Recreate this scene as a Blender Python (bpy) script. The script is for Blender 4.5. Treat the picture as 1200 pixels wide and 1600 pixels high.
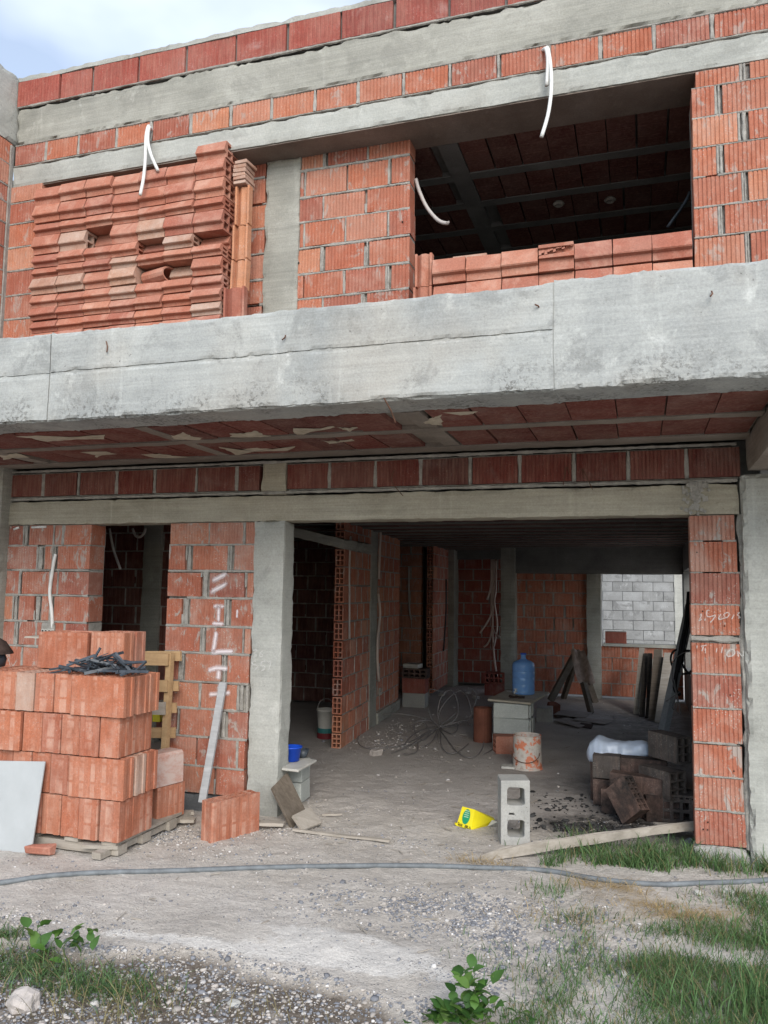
import bpy, math, random
import numpy as np
from mathutils import Vector, Matrix, noise
from mathutils.geometry import tessellate_polygon

random.seed(7)
RNG = np.random.default_rng(7)
for o in list(bpy.data.objects):
    bpy.data.objects.remove(o)
S = bpy.context.scene
COL = S.collection
R = math.radians

# ------------------------------------------------------------------ camera, sky, sun, exposure
cam = bpy.data.cameras.new('camera')
cam_o = bpy.data.objects.new('camera', cam)
COL.objects.link(cam_o)
cam.sensor_fit = 'VERTICAL'
cam.sensor_height = 36
cam.lens = 28.23750
cam.clip_start = 0.05
cam.clip_end = 2000
mw = Matrix(((0.952433, 0.017372, 0.304252), (0.304476, -0.096356, -0.947634), (0.012854, 0.995195, -0.097062))).to_4x4()
mw.translation = Vector((0.00000, -5.41184, 1.60708))
cam_o.matrix_world = mw
S.camera = cam_o

SUN_EL, SUN_AZ = R(33), R(155)      # azimuth measured clockwise from +Y
world = bpy.data.worlds.new('World')
S.world = world
world.use_nodes = True
wt = world.node_tree
wt.nodes.clear()
wo = wt.nodes.new('ShaderNodeOutputWorld')
wb = wt.nodes.new('ShaderNodeBackground')
sky = wt.nodes.new('ShaderNodeTexSky')
sky.sky_type = 'NISHITA'
sky.sun_disc = False
sky.sun_elevation = SUN_EL
sky.sun_rotation = SUN_AZ
sky.air_density = 1.0
sky.dust_density = 0.6
sky.ozone_density = 1.6
tc = wt.nodes.new('ShaderNodeTexCoord')
mp = wt.nodes.new('ShaderNodeMapping')
mp.inputs['Scale'].default_value = (1, 1, 2.2)
nz = wt.nodes.new('ShaderNodeTexNoise')
nz.inputs['Scale'].default_value = 1.7
nz.inputs['Detail'].default_value = 5
nz.inputs['Roughness'].default_value = 0.45
cr = wt.nodes.new('ShaderNodeValToRGB')
cr.color_ramp.elements[0].position = 0.50
cr.color_ramp.elements[1].position = 0.84
cr.color_ramp.elements[0].color = (0.20, 0.20, 0.20, 1)
mx = wt.nodes.new('ShaderNodeMixRGB')
mx.inputs['Color2'].default_value = (9.0, 9.5, 10.0, 1)
wt.links.new(tc.outputs['Generated'], mp.inputs['Vector'])
wt.links.new(mp.outputs['Vector'], nz.inputs['Vector'])
wt.links.new(nz.outputs['Fac'], cr.inputs['Fac'])
wt.links.new(cr.outputs['Color'], mx.inputs['Fac'])
wt.links.new(sky.outputs['Color'], mx.inputs['Color1'])
wt.links.new(mx.outputs['Color'], wb.inputs['Color'])
wt.links.new(wb.outputs['Background'], wo.inputs['Surface'])
wb.inputs['Strength'].default_value = 0.10

sl = bpy.data.lights.new('sun', 'SUN')
sl.energy = 1.5
sl.angle = R(38)
sl.color = (1.0, 0.94, 0.86)
sun = bpy.data.objects.new('sun', sl)
COL.objects.link(sun)
sd = Vector((math.sin(SUN_AZ) * math.cos(SUN_EL), math.cos(SUN_AZ) * math.cos(SUN_EL), math.sin(SUN_EL)))
sun.rotation_euler = sd.to_track_quat('Z', 'Y').to_euler()
sun.location = sd * 30

S.view_settings.view_transform = 'Standard'
S.view_settings.look = 'None'
S.view_settings.exposure = 1.10
S.view_settings.gamma = 1
S.view_settings.use_curve_mapping = False
S.render.engine = 'CYCLES'
S.cycles.max_bounces = 8
S.cycles.diffuse_bounces = 3
S.cycles.transparent_max_bounces = 8

# ------------------------------------------------------------------ materials
class NT:
    def __init__(self, name):
        self.m = bpy.data.materials.new(name)
        self.m.use_nodes = True
        self.t = self.m.node_tree
        self.b = self.t.nodes['Principled BSDF']
        self.b.inputs['Roughness'].default_value = 0.9
        self.b.inputs['Specular IOR Level'].default_value = 0.2
    def n(self, typ, **kw):
        nd = self.t.nodes.new(typ)
        for k, v in kw.items():
            if k in ('op', 'operation'):
                nd.operation = v
            elif k == 'blend':
                nd.blend_type = v
            else:
                nd.inputs[k.replace('_', ' ')].default_value = v
        return nd
    def l(self, a, b):
        self.t.links.new(a, b)
    def coords(self, rnd=False, scale=(1, 1, 1)):
        tc = self.n('ShaderNodeTexCoord')
        out = tc.outputs['Object']
        if rnd:
            oi = self.n('ShaderNodeObjectInfo')
            mu = self.n('ShaderNodeMath', op='MULTIPLY')
            self.l(oi.outputs['Random'], mu.inputs[0])
            mu.inputs[1].default_value = 57.0
            ad = self.n('ShaderNodeVectorMath', op='ADD')
            self.l(out, ad.inputs[0])
            self.l(mu.outputs[0], ad.inputs[1])
            out = ad.outputs[0]
        if scale != (1, 1, 1):
            mp = self.n('ShaderNodeMapping')
            mp.inputs['Scale'].default_value = scale
            self.l(out, mp.inputs['Vector'])
            out = mp.outputs['Vector']
        return out
    def noise(self, vec, scale, detail=4, rough=0.55, dist=0.0):
        nd = self.n('ShaderNodeTexNoise', Scale=scale, Detail=detail, Roughness=rough, Distortion=dist)
        self.l(vec, nd.inputs['Vector'])
        return nd.outputs['Fac']
    def ramp(self, fac, stops):
        nd = self.n('ShaderNodeValToRGB')
        cr = nd.color_ramp
        while len(cr.elements) < len(stops):
            cr.elements.new(0.5)
        for e, (p, c) in zip(cr.elements, stops):
            e.position = p
            e.color = c if len(c) == 4 else (*c, 1)
        self.l(fac, nd.inputs['Fac'])
        return nd.outputs['Color']
    def mask(self, fac, lo, hi):
        nd = self.n('ShaderNodeMapRange')
        nd.inputs['From Min'].default_value = lo
        nd.inputs['From Max'].default_value = hi
        self.l(fac, nd.inputs['Value'])
        return nd.outputs['Result']
    def math(self, op, a, b):
        nd = self.n('ShaderNodeMath', op=op)
        for i, v in enumerate((a, b)):
            if isinstance(v, (int, float)):
                nd.inputs[i].default_value = v
            else:
                self.l(v, nd.inputs[i])
        return nd.outputs[0]
    def mix(self, fac, a, b, blend='MIX'):
        nd = self.n('ShaderNodeMixRGB', blend=blend)
        for k, v in (('Fac', fac), ('Color1', a), ('Color2', b)):
            if isinstance(v, (int, float)):
                nd.inputs[k].default_value = v
            elif isinstance(v, tuple):
                nd.inputs[k].default_value = v if len(v) == 4 else (*v, 1)
            else:
                self.l(v, nd.inputs[k])
        return nd.outputs['Color']
    def bump(self, h, strength=0.3, dist=0.01, prev=None):
        nd = self.n('ShaderNodeBump', Strength=strength, Distance=dist)
        self.l(h, nd.inputs['Height'])
        if prev is not None:
            self.l(prev, nd.inputs['Normal'])
        self.l(nd.outputs['Normal'], self.b.inputs['Normal'])
        return nd.outputs['Normal']
    def color(self, c):
        self.l(c, self.b.inputs['Base Color'])

def brick_mat(name, stops, efflo=0.35, lo=0.52, hi=0.72, pale=(0.50, 0.36, 0.30), splash=0.5, streak=(1, 1, 1), dark=0.0, mort=0.0, bands=0.0, streaky=0.35, mottle=0.55):
    t = NT(name)
    v = t.coords(True)
    oi = t.n('ShaderNodeObjectInfo')
    base = t.ramp(oi.outputs['Random'], stops)
    base = t.mix(mottle, base, t.ramp(t.noise(v, 9, 5, 0.65), [(0.25, (0.70, 0.66, 0.65)), (0.75, (1.22, 1.19, 1.16))]), 'MULTIPLY')
    vs = t.coords(True, (22, 22, 2.2))
    base = t.mix(t.math('MULTIPLY', t.mask(t.noise(vs, 2.0, 3, 0.6), 0.45, 0.75), streaky), base, t.mix(0.5, base, (0.60, 0.38, 0.29)))
    base = t.mix(0.8, base, t.ramp(t.noise(v, 95, 4, 0.7), [(0.3, (0.74, 0.72, 0.70)), (0.7, (1.22, 1.22, 1.2))]), 'MULTIPLY')
    base = t.mix(t.math('MULTIPLY', t.mask(t.noise(v, 3.0, 4, 0.6), 0.40, 0.70), 0.22), base, (0.36, 0.26, 0.21))
    if bands:
        oc = t.coords()
        sx = t.n('ShaderNodeSeparateXYZ')
        t.l(oc, sx.inputs[0])
        wv = t.math('SINE', t.math('MULTIPLY', sx.outputs[0], 2 * math.pi / 0.079), 0)
        bz = t.math('SINE', t.math('MULTIPLY', sx.outputs[2], 2 * math.pi / 0.12), 0)
        bm = t.math('MULTIPLY', t.mask(wv, 0.15, 0.45), t.mask(t.noise(v, 5, 4, 0.7), 0.42, 0.60))
        bm = t.math('MULTIPLY', bm, t.mask(bz, -0.98, -0.86))
        base = t.mix(t.math('MULTIPLY', bm, bands), base, (0.60, 0.40, 0.31))
    m = t.mask(t.noise(v, 4.5, 6, 0.7, 0.4), lo, hi)
    m2 = t.math('MULTIPLY', m, efflo)
    base = t.mix(m2, base, pale)
    vo = t.n('ShaderNodeTexVoronoi', Scale=62.0)
    t.l(v, vo.inputs['Vector'])
    sp = t.math('MULTIPLY', t.mask(vo.outputs['Distance'], 0.30, 0.16), t.mask(t.noise(v, 9, 4, 0.7), 0.48, 0.60))
    base = t.mix(t.math('MULTIPLY', sp, splash), base, (0.46, 0.42, 0.38))
    if mort:
        mm = t.mask(t.noise(t.coords(True, (1.6, 1.6, 0.8)), 8, 5, 0.7, 0.6), 0.575, 0.635)
        base = t.mix(t.math('MULTIPLY', mm, mort), base, (0.36, 0.34, 0.31))
    if dark:
        base = t.mix(t.math('MULTIPLY', t.mask(t.noise(v, 6, 5, 0.7), 0.35, 0.62), dark), base, (0.03, 0.027, 0.026))
    t.color(base)
    b = t.bump(t.noise(v, 130, 3, 0.6), 0.25, 0.004)
    t.bump(t.noise(v, 24, 4, 0.6), 0.35, 0.006, b)
    return t.m

ORANGE = [(0.0, (0.35, 0.115, 0.070)), (0.25, (0.42, 0.152, 0.090)), (0.45, (0.30, 0.100, 0.072)), (0.6, (0.38, 0.128, 0.080)), (0.8, (0.47, 0.205, 0.122)), (1.0, (0.40, 0.180, 0.130))]
DUSTY = [(0.0, (0.33, 0.112, 0.072)), (0.3, (0.40, 0.142, 0.086)), (0.55, (0.28, 0.098, 0.074)), (0.8, (0.42, 0.178, 0.110)), (1.0, (0.36, 0.165, 0.125))]
CHANNEL = [(0.0, (0.46, 0.20, 0.105)), (1.0, (0.52, 0.25, 0.14))]
SHADECLAY = [(0.0, (0.085, 0.032, 0.029)), (1.0, (0.125, 0.043, 0.037))]  # clay tone darkened: indoor shade is put into the colour
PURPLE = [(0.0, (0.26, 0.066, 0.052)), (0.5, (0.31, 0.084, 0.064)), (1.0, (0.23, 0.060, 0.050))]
SALMON = [(0.0, (0.36, 0.135, 0.090)), (0.4, (0.40, 0.158, 0.104)), (0.7, (0.33, 0.118, 0.083)), (1.0, (0.44, 0.188, 0.124))]
M_BRICK = brick_mat('fired_clay', ORANGE, 0.40, mort=0.55)
M_DUSTY = brick_mat('mortar_splashed_clay', DUSTY, 0.5, 0.48, 0.70, pale=(0.44, 0.34, 0.29), splash=0.85, mort=0.8)
M_PURPLE = brick_mat('dark_fired_clay', PURPLE, 0.45, 0.56, 0.75, pale=(0.45, 0.36, 0.33), splash=0.25)
M_NEW = brick_mat('fresh_clay', SALMON, 0.45, 0.48, 0.70, pale=(0.62, 0.42, 0.33), splash=0.2, streaky=0.06, mottle=0.25)
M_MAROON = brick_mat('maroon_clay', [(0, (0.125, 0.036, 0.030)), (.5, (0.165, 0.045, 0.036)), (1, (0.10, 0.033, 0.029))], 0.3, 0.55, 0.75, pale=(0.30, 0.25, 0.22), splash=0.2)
M_SOOTGREY = brick_mat('soot_grey_clay', [(0, (0.10, 0.092, 0.086)), (1, (0.14, 0.125, 0.115))], 0.3, pale=(.22, .19, .17), dark=0.7)
M_CHANNEL = brick_mat('orange_clay', CHANNEL, 0.25)
M_SHADECLAY = brick_mat('shade_toned_clay', SHADECLAY, 0.1, splash=0.1)
M_PALLET = brick_mat('pallet_clay', [(0, (0.36, 0.128, 0.074)), (.4, (0.41, 0.150, 0.084)), (.7, (0.32, 0.108, 0.066)), (1, (0.44, 0.176, 0.102))], 0.35, 0.5, 0.72, pale=(0.50, 0.33, 0.26), splash=0.3, bands=0.42)
M_ASH = brick_mat('dusty_clay', [(0, (0.36, 0.20, 0.145)), (1, (0.42, 0.25, 0.18))], 0.6, 0.4, 0.7, pale=(0.50, 0.42, 0.36))
M_BURNT = brick_mat('sooty_clay', [(0, (0.10, 0.065, 0.055)), (1, (0.15, 0.10, 0.085))], 0.3, splash=0.2, dark=0.97)

def conc_mat(name, c0, c1, c2, pits=0.6, board=0.25, patch=0.5, warm=0.0, comb=0.0, rnd=False):
    t = NT(name)
    v = t.coords(rnd)
    base = t.ramp(t.noise(v, 2.1, 7, 0.62), [(0.28, c0), (0.5, c1), (0.74, c2)])
    vs = t.coords(rnd, (0.9, 0.9, 14))
    base = t.mix(board, base, t.ramp(t.noise(vs, 2.4, 5, 0.6), [(0.3, (0.70, 0.70, 0.70)), (0.7, (1.22, 1.22, 1.2))]), 'MULTIPLY')
    pm = t.mask(t.noise(v, 3.6, 7, 0.68, 0.5), 0.55, 0.62)
    base = t.mix(t.math('MULTIPLY', pm, patch), base, tuple(0.72 * x for x in c1))
    pm2 = t.mask(t.noise(t.coords(rnd, (1.3, 1.3, 0.9)), 5.2, 6, 0.7, 0.25), 0.60, 0.70)
    base = t.mix(t.math('MULTIPLY', pm2, patch * 0.8), base, tuple(min(1, 1.28 * x) for x in c2))
    if warm:
        wm = t.mask(t.noise(v, 1.3, 3), 0.5, 0.7)
        base = t.mix(t.math('MULTIPLY', wm, warm), base, (0.40, 0.34, 0.27))
    vd = t.coords(rnd, (9, 9, 0.5))
    dr = t.mask(t.noise(vd, 1.4, 4, 0.6), 0.62, 0.74)
    base = t.mix(t.math('MULTIPLY', dr, 0.35), base, tuple(min(1, 1.2 * x) for x in c2))
    hole = t.math('MULTIPLY', t.mask(t.noise(v, 58, 3, 0.6), 0.66, 0.74), t.mask(t.noise(v, 2.6, 4, 0.6), 0.50, 0.60))
    if comb:
        oc = t.n('ShaderNodeSeparateXYZ')
        t.l(t.coords(), oc.inputs[0])
        cm = t.math('MULTIPLY', t.mask(oc.outputs[2], comb + 0.20, comb), t.mask(t.noise(v, 3.4, 4, 0.65), 0.46, 0.60))
        hole = t.math('MAXIMUM', hole, t.math('MULTIPLY', t.mask(t.noise(v, 46, 5, 0.7), 0.50, 0.62), cm))
    base = t.mix(t.math('MULTIPLY', hole, pits), base, (0.11, 0.105, 0.095))
    base = t.mix(0.75, base, t.ramp(t.noise(v, 85, 5, 0.75), [(0.3, (0.78, 0.78, 0.77)), (0.7, (1.18, 1.18, 1.17))]), 'MULTIPLY')
    base = t.mix(board * 0.9, base, t.ramp(t.noise(t.coords(False, (0.5, 0.5, 60)), 1.6, 4, 0.65, 0.3), [(0.3, (0.72, 0.72, 0.71)), (0.7, (1.2, 1.2, 1.19))]), 'MULTIPLY')
    t.color(base)
    h1 = t.math('ADD', t.math('MULTIPLY', t.noise(v, 60, 5, 0.7), 0.5), t.math('MULTIPLY', hole, -1.4))
    b = t.bump(h1, 0.45, 0.008)
    t.bump(t.noise(t.coords(False, (1, 1, 3)), 9, 5, 0.6), 0.12, 0.010, b)
    return t.m

M_CONC = conc_mat('raw_concrete', (0.295, 0.30, 0.28), (0.375, 0.38, 0.355), (0.455, 0.46, 0.435), 0.7, 0.26, 0.5, 0.15)
M_SLAB = conc_mat('edge_beam_concrete', (0.285, 0.298, 0.298), (0.365, 0.377, 0.37), (0.45, 0.46, 0.445), 0.9, 0.30, 0.75, 0.30, 2.58)
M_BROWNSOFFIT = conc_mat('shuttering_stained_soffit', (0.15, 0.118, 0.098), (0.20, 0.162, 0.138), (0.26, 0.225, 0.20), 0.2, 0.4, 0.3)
M_CONC_D = conc_mat('old_concrete', (0.24, 0.238, 0.212), (0.32, 0.315, 0.282), (0.40, 0.395, 0.36), 0.6, 0.4, 0.5)
M_CONC_W = conc_mat('board_marked_concrete', (0.30, 0.275, 0.215), (0.38, 0.35, 0.285), (0.45, 0.42, 0.35), 0.5, 0.5, 0.3, 0.25)
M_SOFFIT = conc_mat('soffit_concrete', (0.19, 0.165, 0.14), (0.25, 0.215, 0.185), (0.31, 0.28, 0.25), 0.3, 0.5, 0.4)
M_INNER = conc_mat('shade_toned_concrete', (0.12, 0.12, 0.118), (0.17, 0.17, 0.163), (0.22, 0.22, 0.213), 0.3, 0.3, 0.3)  # the rooms' lack of light is painted into this darker concrete
M_PLINTH = conc_mat('damp_plinth', (0.07, 0.075, 0.08), (0.11, 0.115, 0.12), (0.18, 0.18, 0.18), 0.3, 0.1, 0.3)
M_BLOCK = conc_mat('block_concrete', (0.30, 0.30, 0.285), (0.37, 0.365, 0.345), (0.43, 0.42, 0.40), 0.8, 0.1, 0.3, rnd=True)
M_GREYBLOCK = conc_mat('grey_wall_block', (0.20, 0.205, 0.205), (0.26, 0.265, 0.265), (0.36, 0.37, 0.375), 0.2, 0.1, 0.9, rnd=True)
M_AAC = conc_mat('pale_block', (0.36, 0.38, 0.36), (0.43, 0.45, 0.425), (0.50, 0.52, 0.49), 0.4, 0.1, 0.3, rnd=True)

def mortar_mat():
    t = NT('cement_mortar')
    v = t.coords()
    base = t.ramp(t.noise(v, 14, 6, 0.7), [(0.28, (0.20, 0.19, 0.172)), (0.72, (0.45, 0.43, 0.39))])
    t.color(base)
    b = t.bump(t.noise(v, 75, 5, 0.75), 0.7, 0.012)
    return t.m
M_MORTAR = mortar_mat()

def plain(name, c, rough=0.6, spec=0.3, var=0.12, scale=12, bump=0.0, metal=0.0, rnd=True, bscale=60):
    t = NT(name)
    v = t.coords(rnd)
    lo = tuple(x * (1 - var) for x in c)
    hi = tuple(min(1, x * (1 + var)) for x in c)
    t.color(t.ramp(t.noise(v, scale, 5, 0.6), [(0.3, lo), (0.7, hi)]))
    t.b.inputs['Roughness'].default_value = rough
    t.b.inputs['Specular IOR Level'].default_value = spec
    t.b.inputs['Metallic'].default_value = metal
    if bump:
        t.bump(t.noise(v, bscale, 4, 0.6), bump, 0.006)
    return t.m

def wood_mat(name, c0, c1, stain=0.3, axis=0):
    t = NT(name)
    sc = [26, 26, 26]
    sc[axis] = 1.6
    v = t.coords(True, tuple(sc))
    base = t.ramp(t.noise(v, 1.2, 6, 0.65, 0.6), [(0.25, c0), (0.75, c1)])
    v2 = t.coords(True)
    base = t.mix(t.math('MULTIPLY', t.mask(t.noise(v2, 6, 5, 0.7), 0.5, 0.7), stain), base, tuple(0.45 * x for x in c0))
    t.color(base)
    t.bump(t.noise(v, 2.0, 5, 0.7), 0.45, 0.004)
    t.b.inputs['Roughness'].default_value = 0.85
    return t.m

M_PINE = wood_mat('raw_pine', (0.36, 0.23, 0.12), (0.52, 0.36, 0.20))
M_GREYWOOD = wood_mat('weathered_wood', (0.26, 0.23, 0.19), (0.42, 0.38, 0.33))
M_DARKWOOD = wood_mat('dark_shuttering_wood', (0.10, 0.08, 0.06), (0.18, 0.15, 0.12))
M_BLACKWOOD = wood_mat('sooty_wood', (0.025, 0.022, 0.02), (0.07, 0.06, 0.05))
M_STEELWOOD = wood_mat('cement_stained_wood', (0.30, 0.31, 0.32), (0.44, 0.45, 0.46))
M_WHITE = plain('white_conduit_plastic', (0.66, 0.66, 0.635), 0.5, 0.35, 0.12)
M_GREYPIPE = plain('grey_conduit_plastic', (0.42, 0.39, 0.37), 0.5, 0.4, 0.1)
M_PINKPIPE = plain('pale_conduit_plastic', (0.55, 0.45, 0.40), 0.5, 0.4, 0.08)
M_BLACKP = plain('black_plastic', (0.045, 0.055, 0.068), 0.45, 0.5, 0.4, 20)
M_RUBBER = plain('black_rubber', (0.012, 0.012, 0.013), 0.6, 0.3, 0.3)
M_BLUE = plain('blue_tub_plastic', (0.012, 0.075, 0.55), 0.4, 0.4, 0.08)
M_BOARD = plain('white_sheet', (0.40, 0.42, 0.425), 0.6, 0.3, 0.07, 5, 0.05)
M_HOSE = plain('grey_hose', (0.15, 0.165, 0.175), 0.6, 0.3, 0.3, 14, 0.2)
M_WIRE = plain('galvanised_wire', (0.20, 0.19, 0.185), 0.5, 0.5, 0.3, 8)
M_WIRED = plain('rusty_wire', (0.07, 0.06, 0.055), 0.6, 0.4, 0.3, 8, 0, 0.3)
M_YELLOW = plain('yellow_plastic', (0.75, 0.64, 0.015), 0.45, 0.4, 0.1)
M_GREEN = plain('green_print', (0.015, 0.25, 0.11), 0.5, 0.3, 0.15)
M_PALEPRINT = plain('pale_print', (0.45, 0.62, 0.45), 0.6, 0.2, 0.1)
M_DARKPRINT = plain('dark_print', (0.16, 0.13, 0.01), 0.6, 0.2, 0.2)
M_BAG = plain('pale_plastic_bag', (0.52, 0.60, 0.72), 0.35, 0.5, 0.12, 9, 0.6, 0, True, 16)
M_CHAR = plain('charcoal', (0.018, 0.017, 0.017), 0.9, 0.1, 0.5, 20, 0.4)
M_RUST = plain('rusty_steel', (0.11, 0.055, 0.035), 0.7, 0.3, 0.4, 20, 0.2)
M_TERRA = plain('terracotta', (0.17, 0.065, 0.042), 0.8, 0.2, 0.25, 10, 0.2)
M_CLOTH = plain('dirty_cloth', (0.36, 0.27, 0.22), 0.95, 0.1, 0.35, 14, 0.4)
M_DARKCLOTH = plain('dark_cloth', (0.05, 0.035, 0.03), 0.95, 0.1, 0.4, 20, 0.4)
M_PAPER = plain('dusty_cardboard', (0.27, 0.24, 0.22), 0.9, 0.1, 0.2, 8, 0.2)
M_TILE = plain('pale_tile', (0.47, 0.46, 0.42), 0.5, 0.4, 0.12, 9, 0.1)
M_PANEL = plain('board_top', (0.40, 0.36, 0.29), 0.8, 0.2, 0.2, 6, 0.2)
M_STONE = plain('pale_stone', (0.42, 0.38, 0.35), 0.9, 0.2, 0.25, 14, 0.6)

def jug_mat():
    t = NT('blue_bottle_plastic')
    t.b.inputs['Base Color'].default_value = (0.26, 0.50, 0.88, 1)
    t.b.inputs['Roughness'].default_value = 0.15
    t.b.inputs['Specular IOR Level'].default_value = 0.5
    tr = t.n('ShaderNodeBsdfTranslucent')
    tr.inputs['Color'].default_value = (0.26, 0.52, 0.95, 1)
    ms = t.n('ShaderNodeMixShader')
    ms.inputs['Fac'].default_value = 0.35
    t.l(t.b.outputs[0], ms.inputs[1])
    t.l(tr.outputs[0], ms.inputs[2])
    t.l(ms.outputs[0], t.t.nodes['Material Output'].inputs['Surface'])
    return t.m
M_JUG = jug_mat()

def pail_mat():
    t = NT('peeling_paint_tin')
    v = t.coords()
    base = t.ramp(t.noise(v, 9, 5, 0.65), [(0.36, (0.44, 0.36, 0.30)), (0.45, (0.56, 0.53, 0.48)), (0.53, (0.56, 0.48, 0.42)), (0.58, (0.66, 0.20, 0.10)), (0.70, (0.55, 0.25, 0.17))])
    base = t.mix(t.mask(t.noise(v, 17, 6, 0.75), 0.60, 0.66), base, (0.16, 0.09, 0.06))
    t.color(base)
    t.b.inputs['Roughness'].default_value = 0.55
    t.bump(t.noise(v, 30, 4, 0.6), 0.2, 0.005)
    return t.m
M_PAIL = pail_mat()

def paint_mat(name, c, amax):
    t = NT(name)
    at = t.n('ShaderNodeAttribute')
    at.attribute_name = 'fade'
    v = t.coords()
    a = t.math('MULTIPLY', at.outputs['Fac'], t.mask(t.noise(v, 70, 4, 0.7), 0.05, 0.42))
    a = t.math('MULTIPLY', a, amax)
    t.b.inputs['Base Color'].default_value = (*c, 1)
    t.l(a, t.b.inputs['Alpha'])
    return t.m
M_SPRAY = paint_mat('white_spray_paint', (0.82, 0.76, 0.78), 0.95)
M_CHALK = paint_mat('white_chalk', (0.80, 0.79, 0.76), 0.62)

def foam_mat():
    t = NT('dried_foam_plaster')
    v = t.coords()
    t.color(t.ramp(t.noise(v, 18, 5, 0.6), [(0.3, (0.38, 0.33, 0.25)), (0.7, (0.56, 0.50, 0.40))]))
    t.bump(t.noise(v, 60, 4, 0.6), 0.5, 0.01)
    return t.m
M_LAITANCE = foam_mat()

def ground_mat():
    t = NT('dusty_ground')
    g = t.n('ShaderNodeNewGeometry')
    v = g.outputs['Position']
    def att(n):
        a = t.n('ShaderNodeAttribute')
        a.attribute_name = n
        return a.outputs['Fac']
    base = t.ramp(t.noise(v, 1.6, 8, 0.65), [(0.28, (0.415, 0.38, 0.337)), (0.5, (0.52, 0.483, 0.435)), (0.74, (0.605, 0.57, 0.525))])
    base = t.mix(0.5, base, t.ramp(t.noise(v, 26, 6, 0.7), [(0.3, (0.70, 0.70, 0.70)), (0.7, (1.22, 1.2, 1.18))]), 'MULTIPLY')
    # wheel-packed pale lime crust
    lm = t.mask(t.math('ADD', att('lime'), t.math('MULTIPLY', t.noise(v, 7, 8, 0.72), 1.5)), 1.22, 1.36)
    lm = t.math('MULTIPLY', lm, t.math('MINIMUM', t.math('MULTIPLY', att('lime'), 3.0), 0.85))
    base = t.mix(lm, base, (0.66, 0.63, 0.585))
    sm = t.math('MULTIPLY', att('soil'), t.mask(t.noise(v, 9, 5, 0.6), 0.15, 0.45))
    base = t.mix(sm, base, t.ramp(t.noise(v, 30, 6, 0.7), [(0.3, (0.085, 0.068, 0.052)), (0.7, (0.21, 0.175, 0.14))]))
    st = t.math('MULTIPLY', att('straw'), t.mask(t.noise(v, 8, 5, 0.7), 0.40, 0.62))
    base = t.mix(st, base, (0.40, 0.29, 0.155))
    fl = att('floor')
    base = t.mix(t.math('MULTIPLY', fl, 0.85), base, t.ramp(t.noise(v, 2.2, 6, 0.6), [(0.3, (0.37, 0.34, 0.315)), (0.7, (0.50, 0.465, 0.435))]))
    ch = t.math('MULTIPLY', att('char'), t.mask(t.noise(v, 7, 6, 0.7), 0.25, 0.55))
    base = t.mix(ch, base, (0.03, 0.028, 0.027))
    # small scattered grit specks
    vo = t.n('ShaderNodeTexVoronoi', Scale=70.0)
    t.l(v, vo.inputs['Vector'])
    gm = t.math('MULTIPLY', t.mask(vo.outputs['Distance'], 0.34, 0.2), t.mask(t.noise(v, 4, 4, 0.6), 0.46, 0.62))
    base = t.mix(t.math('MULTIPLY', gm, 0.75), base, t.mix(t.mask(vo.outputs['Color'], 0.3, 0.7), (0.15, 0.15, 0.165), (0.46, 0.44, 0.42)))
    t.color(base)
    base = t.mix(0.8, base, t.ramp(t.noise(v, 120, 4, 0.75), [(0.3, (0.74, 0.73, 0.72)), (0.7, (1.2, 1.2, 1.2))]), 'MULTIPLY')
    t.color(base)
    h = t.math('ADD', t.math('ADD', t.noise(v, 38, 7, 0.72), t.math('MULTIPLY', t.noise(v, 6.5, 5, 0.6), 2.2)), t.math('MULTIPLY', gm, 0.8))
    b = t.bump(h, 0.6, 0.02)
    t.bump(t.noise(v, 160, 3, 0.6), 0.4, 0.004, b)
    return t.m
M_GROUND = ground_mat()

def attr_mat(name, rough=0.8, spec=0.2, trans=0.0, bump=0.0):
    t = NT(name)
    a = t.n('ShaderNodeAttribute')
    a.attribute_name = 'col'
    t.color(a.outputs['Color'])
    t.b.inputs['Roughness'].default_value = rough
    t.b.inputs['Specular IOR Level'].default_value = spec
    if bump:
        t.bump(t.noise(t.coords(), 90, 3, 0.6), bump, 0.004)
    if trans:
        tr = t.n('ShaderNodeBsdfTranslucent')
        t.l(a.outputs['Color'], tr.inputs['Color'])
        ms = t.n('ShaderNodeMixShader')
        ms.inputs['Fac'].default_value = trans
        out = t.t.nodes['Material Output']
        t.l(t.b.outputs[0], ms.inputs[1])
        t.l(tr.outputs[0], ms.inputs[2])
        t.l(ms.outputs[0], out.inputs['Surface'])
    return t.m
M_GRAVEL = attr_mat('crushed_stone', 0.85, 0.2, 0, 0.5)
M_GRASS = attr_mat('grass_blade', 0.6, 0.3, 0.3)
M_LEAF = attr_mat('green_leaf', 0.5, 0.35, 0.3)

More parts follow.
